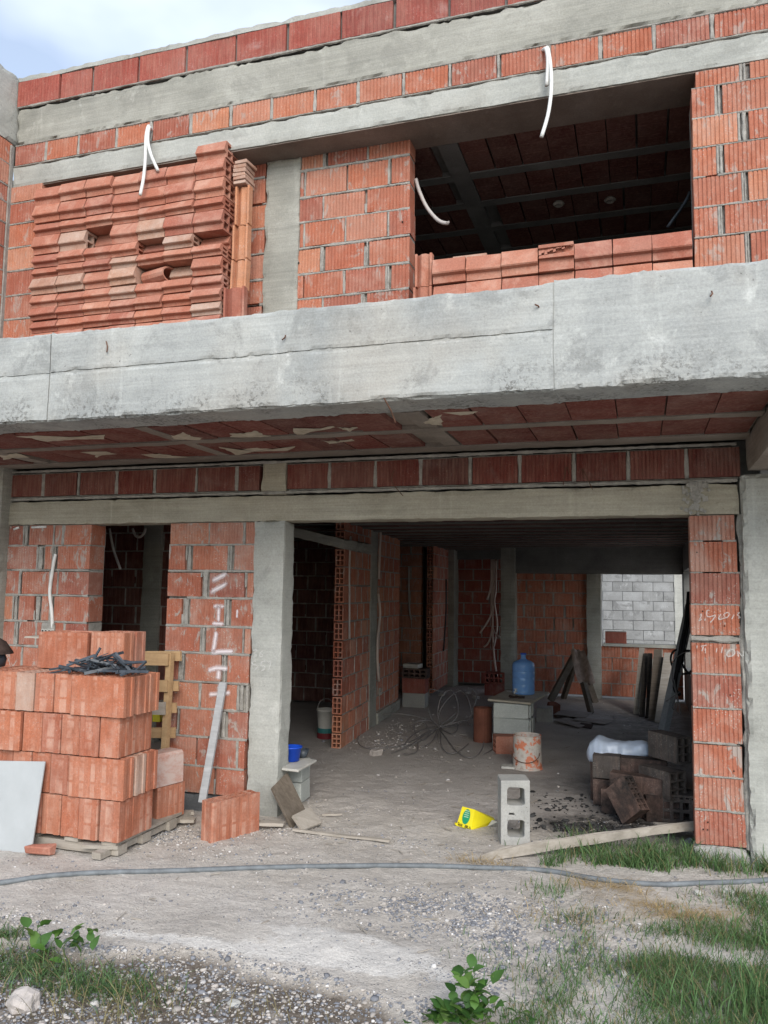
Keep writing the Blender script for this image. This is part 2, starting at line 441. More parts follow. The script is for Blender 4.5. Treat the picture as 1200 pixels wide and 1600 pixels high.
# ------------------------------------------------------------------ mesh builders
class MB:
    def __init__(self):
        self.v = []
        self.f = []
    def quadbox(self, x0, x1, y0, y1, z0, z1, M=None, j=0.0):
        b = len(self.v)
        for x in (x0, x1):
            for y in (y0, y1):
                for z in (z0, z1):
                    p = Vector((x + random.uniform(-j, j), y + random.uniform(-j, j), z + random.uniform(-j, j)))
                    self.v.append(M @ p if M else p)
        for q in ((0, 1, 3, 2), (4, 6, 7, 5), (0, 4, 5, 1), (2, 3, 7, 6), (0, 2, 6, 4), (1, 5, 7, 3)):
            self.f.append(tuple(b + i for i in q))
        return self
    def bar(self, a, b, w, h, roll=0.0, bev=0.0, j=0.0):
        """A box with a square-ish section from a to b."""
        a, b = Vector(a), Vector(b)
        d = b - a
        q = d.to_track_quat('X', 'Z')
        M = Matrix.Translation(a) @ q.to_matrix().to_4x4() @ Matrix.Rotation(roll, 4, 'X')
        return self.quadbox(0, d.length, -w / 2, w / 2, -h / 2, h / 2, M, j)
    def tube(self, pts, r, n=8, cap=True, sub=0, taper=None):
        P = [Vector(p) for p in pts]
        if sub:
            P = smooth_path(P, sub)
        b = len(self.v)
        N = len(P)
        up = Vector((0, 0, 1))
        prev = None
        for i, p in enumerate(P):
            t = (P[min(i + 1, N - 1)] - P[max(i - 1, 0)])
            if t.length < 1e-9:
                t = Vector((0, 0, 1))
            t.normalize()
            if prev is None:
                s = t.cross(up)
                if s.length < 0.05:
                    s = t.cross(Vector((1, 0, 0)))
            else:
                s = prev - t * prev.dot(t)
            s.normalize()
            prev = s
            u = s.cross(t)
            rr = r * (taper(i / max(1, N - 1)) if taper else 1)
            for k in range(n):
                a = 2 * math.pi * k / n
                self.v.append(p + (s * math.cos(a) + u * math.sin(a)) * rr)
        for i in range(N - 1):
            for k in range(n):
                k2 = (k + 1) % n
                self.f.append((b + i * n + k, b + i * n + k2, b + (i + 1) * n + k2, b + (i + 1) * n + k))
        if cap:
            self.f.append(tuple(b + k for k in range(n))[::-1])
            self.f.append(tuple(b + (N - 1) * n + k for k in range(n)))
        return self
    def lathe(self, prof, n=24, M=None, squash=None):
        b = len(self.v)
        for (r, z) in prof:
            for k in range(n):
                a = 2 * math.pi * k / n
                p = Vector((r * math.cos(a), r * math.sin(a), z))
                self.v.append(M @ p if M else p)
        for i in range(len(prof) - 1):
            for k in range(n):
                k2 = (k + 1) % n
                self.f.append((b + i * n + k, b + i * n + k2, b + (i + 1) * n + k2, b + (i + 1) * n + k))
        return self
    def extrude(self, outer, L, holes=(), M=None, j=0.0):
        """outer, holes: lists of (u, v); extruded along x from 0 to L with u = y, v = z."""
        loops = [list(outer)] + [list(h) for h in holes]
        b = len(self.v)
        flat = [p for lp in loops for p in lp]
        n = len(flat)
        for x in (0, L):
            for (u, w) in flat:
                p = Vector((x, u, w))
                if j:
                    p += Vector((random.uniform(-j, j), random.uniform(-j, j), random.uniform(-j, j)))
                self.v.append(M @ p if M else p)
        tris = tessellate_polygon([[Vector((u, w, 0)) for (u, w) in lp] for lp in loops])
        for t in tris:
            self.f.append(tuple(b + i for i in t))
            self.f.append(tuple(b + n + i for i in reversed(t)))
        s = 0
        for lp in loops:
            m = len(lp)
            for i in range(m):
                i2 = (i + 1) % m
                self.f.append((b + s + i, b + s + i2, b + n + s + i2, b + n + s + i))
            s += m
        return self
    def mesh(self, name, smooth=False):
        me = bpy.data.meshes.new(name)
        me.from_pydata([tuple(p) for p in self.v], [], self.f)
        me.validate()
        if smooth:
            me.polygons.foreach_set('use_smooth', [True] * len(me.polygons))
        # consistent normals
        import bmesh
        bm = bmesh.new()
        bm.from_mesh(me)
        bmesh.ops.recalc_face_normals(bm, faces=bm.faces)
        bm.to_mesh(me)
        bm.free()
        return me

def smooth_path(P, sub):
    out = []
    N = len(P)
    for i in range(N - 1):
        p0, p1, p2, p3 = P[max(i - 1, 0)], P[i], P[i + 1], P[min(i + 2, N - 1)]
        for k in range(sub):
            t = k / sub
            out.append(0.5 * ((2 * p1) + (p2 - p0) * t + (2 * p0 - 5 * p1 + 4 * p2 - p3) * t * t + (3 * p1 - p0 - 3 * p2 + p3) * t ** 3))
    out.append(P[-1])
    return out

def obj(name, me, mat=None, parent=None, loc=(0, 0, 0), rot=(0, 0, 0), smooth=False):
    if isinstance(me, MB):
        me = me.mesh(name, smooth)
    if mat and not me.materials:
        me.materials.append(mat)
    o = bpy.data.objects.new(name, me)
    o.location = loc
    o.rotation_euler = rot
    COL.objects.link(o)
    if parent:
        o.parent = parent
    return o

def tag(o, label=None, cat=None, group=None, kind=None):
    if label: o['label'] = label
    if cat: o['category'] = cat
    if group: o['group'] = group
    if kind: o['kind'] = kind
    return o

def thing(name, label, cat, loc=(0, 0, 0), rot=(0, 0, 0), group=None):
    o = bpy.data.objects.new(name, None)
    o.empty_display_size = 0.1
    o.location = loc
    o.rotation_euler = rot
    COL.objects.link(o)
    return tag(o, label, cat, group)

def bevel(me, w, seg=1):
    import bmesh
    bm = bmesh.new()
    bm.from_mesh(me)
    bmesh.ops.bevel(bm, geom=list(bm.edges), offset=w, segments=seg, affect='EDGES', profile=0.6)
    bm.to_mesh(me)
    bm.free()
    return me

def board_mesh(name, L, W, T, j=0.002, n=8, warp=0.004, ragged=0.0):
    """A worn board along x: rows of section points with small wander and split ends."""
    mb = MB()
    ph = random.uniform(0, 50)
    for i in range(n + 1):
        x = L * i / n
        dy = noise.noise((x * 1.7, ph, 0)) * warp
        dz = noise.noise((x * 1.7, ph, 9)) * warp
        for (u, w) in ((-W / 2, 0), (-W / 2 + .003, T), (W / 2 - .003, T), (W / 2, 0)):
            xx = x + (random.uniform(-ragged, ragged) if i in (0, n) else 0)
            mb.v.append(Vector((xx, u + dy + random.uniform(-j, j), w + dz + random.uniform(-j, j))))
    for i in range(n):
        for k in range(4):
            k2 = (k + 1) % 4
            mb.f.append((i * 4 + k, i * 4 + k2, i * 4 + 4 + k2, i * 4 + 4 + k))
    mb.f.append((3, 2, 1, 0))
    e = n * 4
    mb.f.append((e, e + 1, e + 2, e + 3))
    return mb.mesh(name)

def conc(name, x0, x1, y0, y1, z0, z1, mat=None, parent=None, res=0.05, amp=0.004, chip=0.012, endchip=True, loc=(0, 0, 0), rot=(0, 0, 0)):
    """Cast concrete: a gridded box with an uneven surface and knocked edges."""
    nx = max(1, int(round((x1 - x0) / res)))
    ny = max(1, int(round((y1 - y0) / res)))
    nz_ = max(1, int(round((z1 - z0) / res)))
    nx, ny, nz_ = min(nx, 420), min(ny, 60), min(nz_, 80)
    idx = {}
    mb = MB()
    cx, cy, cz = (x0 + x1) / 2, (y0 + y1) / 2, (z0 + z1) / 2
    def vid(i, j, k):
        key = (i, j, k)
        if key in idx:
            return idx[key]
        p = Vector((x0 + (x1 - x0) * i / nx, y0 + (y1 - y0) * j / ny, z0 + (z1 - z0) * k / nz_))
        q = p * 3.1
        d = noise.noise_vector(q) * amp + noise.noise_vector(p * 14) * amp * 0.5
        ext = (i in (0, nx)) + (j in (0, ny)) + (k in (0, nz_))
        if ext >= 2 and chip and not (not endchip and i in (0, nx)):
            c = max(0.0, noise.noise(p * 9) + 0.25) * chip + max(0.0, noise.noise(p * 31)) * chip * 0.8
            if i in (0, nx): d.x += c if i == 0 else -c
            if j in (0, ny): d.y += c if j == 0 else -c
            if k in (0, nz_): d.z += c if k == 0 else -c
        mb.v.append(p + d)
        idx[key] = len(mb.v) - 1
        return idx[key]
    for j in range(ny):
        for i in range(nx):
            mb.f.append((vid(i, j, 0), vid(i, j + 1, 0), vid(i + 1, j + 1, 0), vid(i + 1, j, 0)))
            mb.f.append((vid(i, j, nz_), vid(i + 1, j, nz_), vid(i + 1, j + 1, nz_), vid(i, j + 1, nz_)))
    for k in range(nz_):
        for i in range(nx):
            mb.f.append((vid(i, 0, k), vid(i + 1, 0, k), vid(i + 1, 0, k + 1), vid(i, 0, k + 1)))
            mb.f.append((vid(i, ny, k), vid(i, ny, k + 1), vid(i + 1, ny, k + 1), vid(i + 1, ny, k)))
        for j in range(ny):
            mb.f.append((vid(0, j, k), vid(0, j, k + 1), vid(0, j + 1, k + 1), vid(0, j + 1, k)))
            mb.f.append((vid(nx, j, k), vid(nx, j + 1, k), vid(nx, j + 1, k + 1), vid(nx, j, k + 1)))
    return obj(name, mb, mat, parent, loc, rot)

def rib_brick(L, H, D, pitch=0.024, depth=0.0035, j=0.002):
    """Wall brick: front face at y = 0 looking to -y, ribbed from side to side, x 0..L, z 0..H."""
    nr = max(2, int(round(L / pitch)))
    xs = []
    for k in range(nr):
        a = L * k / nr
        p = L / nr
        if k:
            xs += [(a - 0.18 * p, 0.0), (a - 0.07 * p, depth), (a + 0.07 * p, depth), (a + 0.18 * p, 0.0)]
    prof = [(0.0, 0.002)] + [(0.004, 0.0)] + xs + [(L - 0.004, 0.0), (L, 0.002)]
    mb = MB()
    n = len(prof)
    jb = [random.uniform(-j, j) for _ in range(4)]
    tilt = [random.uniform(-j, j) * 1.2 for _ in range(4)]
    for zi, z in enumerate((0.0, H)):
        for (x, y) in prof:
            f = x / L
            zz = z + (tilt[zi * 2] * (1 - f) + tilt[zi * 2 + 1] * f) + random.uniform(-j, j) * 0.35
            xx = x + (jb[zi * 2] if f < .01 else 0) + (jb[zi * 2 + 1] if f > .99 else 0)
            mb.v.append(Vector((xx, y, zz)))
        mb.v.append(Vector((L, D, z)))
        mb.v.append(Vector((0, D, z)))
    m = n + 2
    for i in range(m):
        i2 = (i + 1) % m
        mb.f.append((i, i2, m + i2, m + i))
    mb.f.append(tuple(range(m))[::-1])
    mb.f.append(tuple(range(m, 2 * m)))
    return mb

def grid_holes(u0, u1, w0, w1, nu, nw, web=0.010, ch=0.0):
    hs = []
    du, dw = (u1 - u0) / nu, (w1 - w0) / nw
    for a in range(nu):
        for b in range(nw):
            x0, x1 = u0 + du * a + web / 2, u0 + du * (a + 1) - web / 2
            y0, y1 = w0 + dw * b + web / 2, w0 + dw * (b + 1) - web / 2
            hs.append([(x0, y0), (x1, y0), (x1, y1), (x0, y1)])
    return hs

_bc = {}
def brick_mesh(L, H, D, mat, pitch=0.024, depth=0.0035):
    k = (round(L, 2), round(H, 2), round(D, 2), mat.name, pitch, random.randrange(3))
    if k not in _bc:
        me = rib_brick(L, H, D, pitch, depth).mesh('brick')
        me.materials.append(mat)
        _bc[k] = me
    return _bc[k]

def joint_strip(mb, a, b, w, proud=0.003, back=0.022, miss=0.0, horiz=True, seg=0.035, wj=0.5):
    """Squeezed-out mortar between bricks, from a to b (x, z) in the wall's front plane; ragged width, broken by gaps."""
    a, b = Vector((a[0], 0, a[1])), Vector((b[0], 0, b[1]))
    d = b - a
    n = max(2, int(d.length / seg))
    t = d.normalized()
    s = Vector((-t.z, 0, t.x))
    ph = random.uniform(0, 100)
    rings = []
    for i in range(n + 1):
        p = a + d * (i / n)
        nn = noise.noise(Vector((i * 0.35, ph, 0)))
        n2 = noise.noise(Vector((i * 0.9, ph, 5)))
        hw = w * (0.55 + wj * max(-0.5, nn) + 0.25 * n2)
        pr = -(proud + 0.005 * n2)
        gone = miss and noise.noise(Vector((i * 0.16, ph, 11))) < -0.62 + miss
        rings.append(None if gone else (p, max(0.003, hw), pr))
    for i in range(n):
        if rings[i] is None or rings[i + 1] is None:
            continue
        base = len(mb.v)
        for (p, hw, pr) in (rings[i], rings[i + 1]):
            j1, j2 = random.uniform(-.002, .002), random.uniform(-.002, .002)
            mb.v.append(p - s * (hw + 0.002 + j1) + Vector((0, 0.004, 0)))
            mb.v.append(p - s * hw * 0.6 + Vector((0, pr * 0.8, 0)))
            mb.v.append(p + s * hw * 0.6 + Vector((0, pr, 0)))
            mb.v.append(p + s * (hw + 0.002 + j2) + Vector((0, 0.004, 0)))
        for k in range(3):
            mb.f.append((base + k, base + k + 1, base + 4 + k + 1, base + 4 + k))

def auto_rows(x0, x1, z0, nrow, pitch=0.2, bl=0.30, off=0.0, h=0.19):
    rows = []
    for r in range(nrow):
        z = z0 + r * pitch
        st = x0 - ((off + (r % 2) * bl / 2) % bl)
        xs = [x0]
        x = st + bl
        while x < x1 - 0.03:
            if x > x0 + 0.03:
                xs.append(x + random.uniform(-.02, .02))
            x += bl
        xs.append(x1)
        rows.append((z, z + h, xs))
    return rows

def wall(name, parent, loc, rotz, rows, thick, mat, label=None, gap=0.012, miss=0.25, backing=True, single=True,
         pitch=0.024, bd=0.09, first_hollow=False, jit=0.003, kind=None, mort_mat=None, extend=0.0, missv=0.0, depth=0.0035):
    """A brick wall: mortar core (the part), bricks as its sub-parts, squeezed mortar joints."""
    zs0 = rows[0][0] - 0.005
    zs1 = rows[-1][1] + 0.005
    core = MB()
    for (z0, z1, xs) in rows:
        core.quadbox(xs[0] + (0.13 if first_hollow else .004), xs[-1] - .004, 0.028, thick, z0 - 0.008, z1 + 0.008)
    w = obj(name, core, mort_mat or M_MORTAR, parent, loc, (0, 0, rotz))
    if label: w['label'] = label
    js = MB()
    allb = MB()
    for ri, (z0, z1, xs) in enumerate(rows):
        n = len(xs) - 1
        for i in range(n):
            g0 = 0 if i == 0 else gap * random.uniform(0.4, 1.0)
            g1 = 0 if i == n - 1 else gap * random.uniform(0.4, 1.0)
            a, b = xs[i] + g0, xs[i + 1] - g1
            if b - a < 0.056 and 0 < i < n - 1 or b - a < 0.03:
                joint_strip(js, ((a + b) / 2, z0), ((a + b) / 2, z1), (b - a) * 0.62, miss=0.0, horiz=False, wj=.3)
                continue
            y = random.uniform(-jit, jit)
            if first_hollow and i == 0:
                t2 = thick
                hb = MB().extrude([(0, 0), (t2, 0), (t2, z1 - z0), (0, z1 - z0)], b - a, grid_holes(.006, t2 - .006, .006, z1 - z0 - .006, 2, 3, .012))
                o = obj('hollow_brick', hb, mat, w, (a, y, z0))
                continue
            if single:
                me = brick_mesh(b - a, z1 - z0, min(bd, thick - .01), mat, pitch, depth)
                o = obj('brick', me, mat, w, (a, y, z0), (random.uniform(-.006, .006), random.uniform(-.006, .006), 0))
                o.scale = ((b - a) / round(b - a, 2), 1, (z1 - z0) / round(z1 - z0, 2))
            else:
                sub = rib_brick(b - a, z1 - z0, min(bd, thick - .01), max(pitch, .05))
                base = len(allb.v)
                allb.v += [p + Vector((a, y, z0)) for p in sub.v]
                allb.f += [tuple(base + q for q in f) for f in sub.f]
            if i < n - 1:
                jx = (b + xs[i + 1] + gap * .6) / 2
                if random.random() > missv:
                    joint_strip(js, (jx, z0), (jx, z1), gap * random.uniform(.7, 1.3), miss=miss, horiz=False)
        if ri < len(rows) - 1:
            zz = (z1 + rows[ri + 1][0]) / 2
            xa, xb = min(xs[0], rows[ri + 1][2][0]), max(xs[-1], rows[ri + 1][2][-1])
            joint_strip(js, (xa, zz), (xb, zz), max(0.008, (rows[ri + 1][0] - z1) * 0.75), miss=miss * .5)
    if not single:
        s = obj('brick_courses', allb, mat, w)
        s['kind'] = 'stuff'
    if js.f:
        s = obj('mortar_joints', js, M_MORTAR, w)
        s['kind'] = 'stuff'
    return w

# ------------------------------------------------------------------ the house
house = thing('house', 'unfinished two storey brick and raw concrete house with an open ground floor', 'house')
GROWS = [(.10, .283), (.30, .493), (.513, .698), (.718, .897), (.915, 1.108), (1.13, 1.31), (1.33, 1.522), (1.542, 1.727), (1.745, 1.927), (1.943, 2.102)]
def rowset(zr, xl):
    return [(a, b, x) for (a, b), x in zip(zr, xl)]

P2 = [[-3.448, -3.317, -3.021, -2.787], [-3.462, -3.185, -2.845, -2.783], [-3.472, -3.357, -3.335, -3.000, -2.936, -2.767], [-3.477, -3.169, -2.849, -2.794, -2.765],
      [-3.481, -3.348, -3.308, -2.987, -2.951, -2.767], [-3.484, -3.174, -3.137, -2.820, -2.761], [-3.483, -3.337, -3.286, -2.980, -2.933, -2.747], [-3.481, -3.190, -3.124, -2.812, -2.745],
      [-3.478, -3.325, -3.280, -2.962, -2.925, -2.744], [-3.475, -3.135, -2.836, -2.740]]
wall('brick_pier', house, (0, 0, 0), 0, rowset(GROWS, P2), 0.19, M_DUSTY, 'brick pier with white spray painted marks', bd=.19, miss=.3)
P1 = [[-5.017, -4.664, -4.311, -4.156], [-5.033, -4.829, -4.506, -4.169], [-5.050, -4.694, -4.337, -4.181], [-5.067, -4.861, -4.534, -4.189],
      [-5.069, -4.819, -4.530, -4.200], [-5.073, -4.901, -4.865, -4.692, -4.612, -4.418, -4.203], [-5.053, -4.935, -4.884, -4.717, -4.659, -4.568, -4.538, -4.204], [-5.044, -4.885, -4.867, -4.584, -4.503, -4.208],
      [-5.038, -4.719, -4.655, -4.567, -4.526, -4.207], [-5.044, -4.868, -4.817, -4.566, -4.478, -4.206]]
wall('brick_pier', house, (0, 0, 0), 0, rowset(GROWS, P1), 0.19, M_DUSTY, 'brick pier with a conduit chased into it', bd=.19, miss=.15)
RP = [(.098, .293), (.307, .494), (.508, .694), (.707, .906), (.918, 1.11), (1.124, 1.31), (1.357, 1.54), (1.55, 1.739), (1.748, 1.936), (1.945, 2.103)]
wall('brick_pier', house, (0, 0, 0), 0, [(a, b, [.284 + i * .001, .566 + random.uniform(-.012, .012)]) for i, (a, b) in enumerate(RP)], 0.16, M_DUSTY, 'slim one brick wide pier with chalk writing', bd=.16, miss=.1, pitch=.026, depth=.005)
# mortar run between that pier and the big corner column
js = MB()
joint_strip(js, (.585, .09), (.59, 2.105), .026, .006, wj=.6)
tag(obj('mortar_joints', js, M_MORTAR, house), kind='stuff')
conc('plinth', -3.50, -2.70, .006, .19, -.12, .088, M_PLINTH, house, .03, .006)
conc('plinth', -5.2, -4.2, .006, .19, -.12, .088, M_PLINTH, house, .05, .006)
conc('plinth', .275, .60, -.02, .17, -.1, .085, M_BLOCK, house, .03, .012, .03)
conc('column', -2.752, -2.507, -.006, .19, -.12, 2.107, M_CONC, house, .03, .004, .009)
conc('column', -2.715, -2.505, .004, .18, 2.303, 2.56, M_CONC_W, house, .03, .006, .012)
cc = conc('column', .592, 1.25, -.05, .30, -.12, 2.352, M_CONC, house, .03, .009, .02)
cc['label'] = 'pale rough corner column'
conc('column', -5.42, -5.02, -.10, .22, -.12, 2.58, M_CONC_D, house, .05, .006)
conc('beam', -5.15, .585, -.004, .20, 2.107, 2.300, M_CONC_W, house, .03, .004, .010)
conc('beam', .64, 1.3, -1.27, .04, 2.375, 2.60, M_SOFFIT, house, .05, .006, .01)
# ragged honeycombed patch where the beam meets the pier
hb = MB()
for k in range(70):
    x, z = random.gauss(.33, .028), random.uniform(2.11, 2.33)
    s = random.uniform(.006, .016)
    hb.quadbox(x - s, x + s, -.012, .02, z - s, z + s, Matrix.Translation((x, 0, z)) @ Matrix.Rotation(random.uniform(0, 3), 4, 'Y') @ Matrix.Translation((-x, 0, -z)), .004)
tag(obj('honeycombed_concrete', hb, M_MORTAR, house), kind='stuff')
UR = [-5.058, -4.697, -4.348, -3.986, -3.636, -3.264, -2.916, -2.728]
UR2 = [-2.497, -2.159, -1.804, -1.472, -1.115, -0.776, -0.416, -0.070, 0.281, 0.603]
wall('brick_course', house, (0, 0, 0), 0, [(2.345, 2.532, UR)], .19, M_MAROON, None, gap=.020, bd=.18, miss=.1)
wall('brick_course', house, (0, 0, 0), 0, [(2.345, 2.532, UR2)], .19, M_MAROON, None, gap=.020, bd=.18, miss=.1)
ms = MB()
for z, w in ((2.322, .017), (2.553, .016)):
    joint_strip(ms, (-5.05, z), (.58, z), w, .006, wj=.25)
tag(obj('mortar_joints', ms, M_MORTAR, house), kind='stuff')

# balcony: edge beam cast in three pours, deck, ribbed ceiling
e1 = conc('edge_beam', -6.5, -3.351, -1.540, -1.26, 2.585, 3.125, M_SLAB, house, .022, .005, .020, False)
conc('edge_beam', -3.3505, -.3852, -1.545, -1.26, 2.580, 3.118, M_SLAB, house, .022, .005, .020, False)
conc('edge_beam', -.3848, 1.40, -1.549, -1.26, 2.582, 3.128, M_SLAB, house, .022, .006, .022, False)
conc('formwork_face', -3.345, -.39, -1.553, -1.535, 2.586, 2.8735, M_SLAB, house, .022, .004, .012, False)
conc('formwork_face', -3.345, -.39, -1.555, -1.535, 2.876, 3.108, M_SLAB, house, .022, .004, .010, False)
conc('formwork_face', -6.45, -3.358, -1.548, -1.53, 2.592, 2.8725, M_SLAB, house, .03, .004, .010, False)
conc('formwork_face', -6.45, -3.358, -1.549, -1.53, 2.875, 3.112, M_SLAB, house, .03, .004, .010, False)
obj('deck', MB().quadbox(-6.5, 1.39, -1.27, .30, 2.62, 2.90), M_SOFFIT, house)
cb = []
def ceiling_bricks(x0, x1, y0, y1, z, pitch, mat, parent, skip=(), gap=.012, th=.04):
    x = x0
    while x < x1:
        if not any(a - pitch * .5 < x < b - pitch * .3 for a, b in skip):
            L = pitch - gap * random.uniform(.4, 1.6)
            mb = MB()
            W = y1 - y0
            for i, (u, zz) in enumerate(((0, .008), (.006, 0), (W * .33, 0.0), (W * .35, .002), (W * .37, 0), (W * .63, 0), (W * .65, .002), (W * .67, 0), (W - .006, 0), (W, .008), (W, th), (0, th))):
                mb.v += [Vector((0, u, zz)), Vector((L, u, zz))]
            n = 12
            for i in range(n):
                i2 = (i + 1) % n
                mb.f.append((2 * i, 2 * i + 1, 2 * i2 + 1, 2 * i2))
            mb.f.append(tuple(2 * i for i in range(n)))
            mb.f.append(tuple(2 * i + 1 for i in range(n))[::-1])
            key = ('c', round(L, 3), round(W, 2))
            obj('ceiling_brick', mb, mat, parent, (x, y0, z + random.uniform(-.003, .003)), (random.uniform(-.006, .006), random.uniform(-.006, .006), 0))
        x += pitch
ribs = [(-1.27, -1.12), (-2.98, -2.85), (-4.6, -4.45)]
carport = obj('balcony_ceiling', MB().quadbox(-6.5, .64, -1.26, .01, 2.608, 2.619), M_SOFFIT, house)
ceiling_bricks(-5.11, .60, -1.25, -.805, 2.583, .25, M_MAROON, carport, ribs)
ceiling_bricks(-5.12, .60, -.69, -.20, 2.583, .25, M_MAROON, carport, ribs)
for (y0, y1) in ((-.802, -.692), (-.197, .003)):
    conc('joist', -6.4, .64, y0, y1, 2.576, 2.612, M_SOFFIT, carport, .05, .003, .004)
for a, b in ribs:
    conc('joist', a + .02, b - .02, -1.25, -.81, 2.579, 2.612, M_SOFFIT, carport, .04, .003, .004)
    conc('joist', a + .02, b - .02, -.69, -.21, 2.579, 2.612, M_SOFFIT, carport, .04, .003, .004)
SM = [[(-3.922, -1.199, 2.578), (-3.737, -1.176, 2.578), (-3.559, -1.086, 2.578), (-3.272, -1.105, 2.578), (-3.393, -0.976, 2.578), (-3.621, -1.009, 2.578), (-3.835, -0.989, 2.578), (-3.845, -1.111, 2.578)], [(-2.921, -0.951, 2.578), (-2.713, -1.073, 2.578), (-2.745, -0.930, 2.578), (-2.690, -0.849, 2.578), (-2.754, -0.772, 2.578), (-2.964, -0.847, 2.578)],
      [(-2.467, -0.948, 2.578), (-2.380, -0.927, 2.578), (-2.263, -0.982, 2.578), (-2.272, -0.857, 2.578), (-2.243, -0.805, 2.578), (-2.308, -0.755, 2.578), (-2.514, -0.828, 2.578)], [(-1.997, -0.996, 2.578), (-1.890, -0.950, 2.578), (-1.740, -0.991, 2.578), (-1.784, -0.923, 2.578), (-1.971, -0.909, 2.578), (-2.049, -0.780, 2.578), (-2.073, -0.807, 2.578)], [(-1.725, -0.968, 2.578), (-1.674, -0.915, 2.578), (-1.591, -0.953, 2.578), (-1.704, -0.800, 2.578), (-1.726, -0.888, 2.578)],
      [(-4.582, -0.607, 2.578), (-4.395, -0.650, 2.578), (-4.414, -0.477, 2.578), (-4.575, -0.485, 2.578), (-4.746, -0.399, 2.578)], [(-3.882, -0.583, 2.578), (-3.677, -0.562, 2.578), (-3.678, -0.450, 2.578), (-3.791, -0.448, 2.578), (-3.935, -0.333, 2.578), (-3.867, -0.437, 2.578)], [(-3.507, -0.380, 2.578), (-3.349, -0.371, 2.578), (-3.304, -0.274, 2.578), (-3.212, -0.193, 2.578), (-3.321, -0.158, 2.578), (-3.497, -0.230, 2.578)],
      [(-2.783, -0.533, 2.578), (-2.714, -0.385, 2.578), (-2.544, -0.423, 2.578), (-2.435, -0.344, 2.578), (-2.250, -0.429, 2.578), (-2.368, -0.275, 2.578), (-2.604, -0.305, 2.578), (-2.720, -0.277, 2.578), (-2.833, -0.162, 2.578), (-2.785, -0.348, 2.578)], [(-1.997, -0.586, 2.578), (-1.903, -0.539, 2.578), (-1.777, -0.578, 2.578), (-1.779, -0.509, 2.578), (-1.978, -0.462, 2.578)], [(-1.217, -0.973, 2.578), (-1.043, -1.140, 2.578), (-1.095, -0.848, 2.578), (-1.209, -0.933, 2.578)], [(-1.031, -1.187, 2.578), (-0.839, -1.171, 2.578), (-0.858, -1.126, 2.578), (-0.944, -1.098, 2.578)]]
sm = MB()
for poly in SM:
    b = len(sm.v)
    c = sum((Vector(p) for p in poly), Vector()) / len(poly)
    sm.v.append(c + Vector((0, 0, -.006)))
    m = []
    for i, p in enumerate(poly):
        q = Vector(poly[(i + 1) % len(poly)])
        for k in range(4):
            pp = Vector(p).lerp(q, k / 4)
            m.append(pp + Vector((random.uniform(-.012, .012), random.uniform(-.012, .012), .004)))
    sm.v += m
    for i in range(len(m)):
        sm.f.append((b, b + 1 + i, b + 1 + (i + 1) % len(m)))
tag(obj('cement_smears', sm, M_LAITANCE, carport), kind='stuff')
stub = MB()
for p, q in (((-2.956, -1.555, 3.035), (-2.933, -1.575, 2.962)), ((-1.810, -1.555, 2.971), (-1.817, -1.580, 2.939)), ((-1.248, -1.550, 2.592), (-1.212, -1.460, 2.481)), ((-0.456, -1.555, 2.995), (-0.472, -1.580, 3.001)), ((0.328, -1.560, 2.992), (0.320, -1.590, 2.958))):
    stub.tube([p, Vector(p).lerp(Vector(q), .5) + Vector((.006, 0, 0)), q], .004, 6)
obj('rebar_stub', stub, M_RUST, house)
tw = MB()
for p, q, r_ in (((-1.677, -0.020, 2.377), (-1.650, -0.050, 2.450), (-1.585, -0.040, 2.268)), ((-0.464, -0.020, 2.436), (-0.441, -0.050, 2.388), (-0.484, -0.040, 2.314)), ((-0.361, -0.020, 2.424), (-0.351, -0.050, 2.351), (-0.296, -0.040, 2.279))):
    tw.tube([q, p, r_], .003, 5, sub=4)
obj('tie_wire', tw, M_RUST, house)

# upper front
UZ = [(3.59, 3.772), (3.79, 3.963), (3.985, 4.170), (4.19, 4.374), (4.393, 4.570), (4.59, 4.787), (4.806, 4.912)]
RW = [[-2.458, -2.233, -1.925, -1.894, -1.564], [-2.468, -2.392, -2.066, -1.738, -1.705, -1.566], [-2.460, -2.252, -2.226, -1.906, -1.878, -1.562], [-2.465, -2.396, -2.059, -1.725, -1.564],
      [-2.470, -2.243, -1.902, -1.565], [-2.482, -2.398, -2.062, -1.730, -1.712, -1.567], [-2.433, -2.247, -2.221, -1.893, -1.569]]
wall('brick_wall', house, (0, -.02, 0), 0, rowset(UZ, RW), .15, M_BRICK, 'brick wall beside the upstairs opening', bd=.15, miss=.3, pitch=.026, depth=.0055)
LW = [[-2.707, -2.686], ]
LWz = [(3.59, 3.76), (3.79, 3.96), (3.985, 4.17), (4.19, 4.37), (4.393, 4.57), (4.59, 4.787), (4.806, 4.912)]
wall('brick_wall', house, (0, -.02, 0), 0, [(a, b, [-2.93, -2.73 + random.uniform(-.012, .012)]) for a, b in LWz], .15, M_BRICK, None, bd=.15, miss=.1, pitch=.026, depth=.0055)
conc('column', -2.725, -2.435, -.035, .14, 2.9, 4.914, M_CONC_D, house, .03, .004, .012)
PZ = [(3.62, 3.808), (3.82, 4.0), (4.015, 4.198), (4.212, 4.392), (4.405, 4.587), (4.60, 4.790), (4.80, 4.907)]
PW = [[0.347, 0.642, 0.665, 0.936, 1.190], [0.351, 0.494, 0.520, 0.820, 1.112], [0.352, 0.634, 0.657, 0.948, 1.203], [0.351, 0.494, 0.530, 0.814, 1.125],
      [0.354, 0.624, 0.671, 0.955, 1.235], [0.352, 0.493, 0.528, 0.813, 1.085], [0.379, 0.641, 0.685, 0.938, 1.214]]
wall('brick_wall', house, (0, -.25, 0), 0, rowset(PZ, PW), .30, M_BRICK, 'brick pier at the right end of the upper front', bd=.15, miss=.15, pitch=.026, depth=.0055)
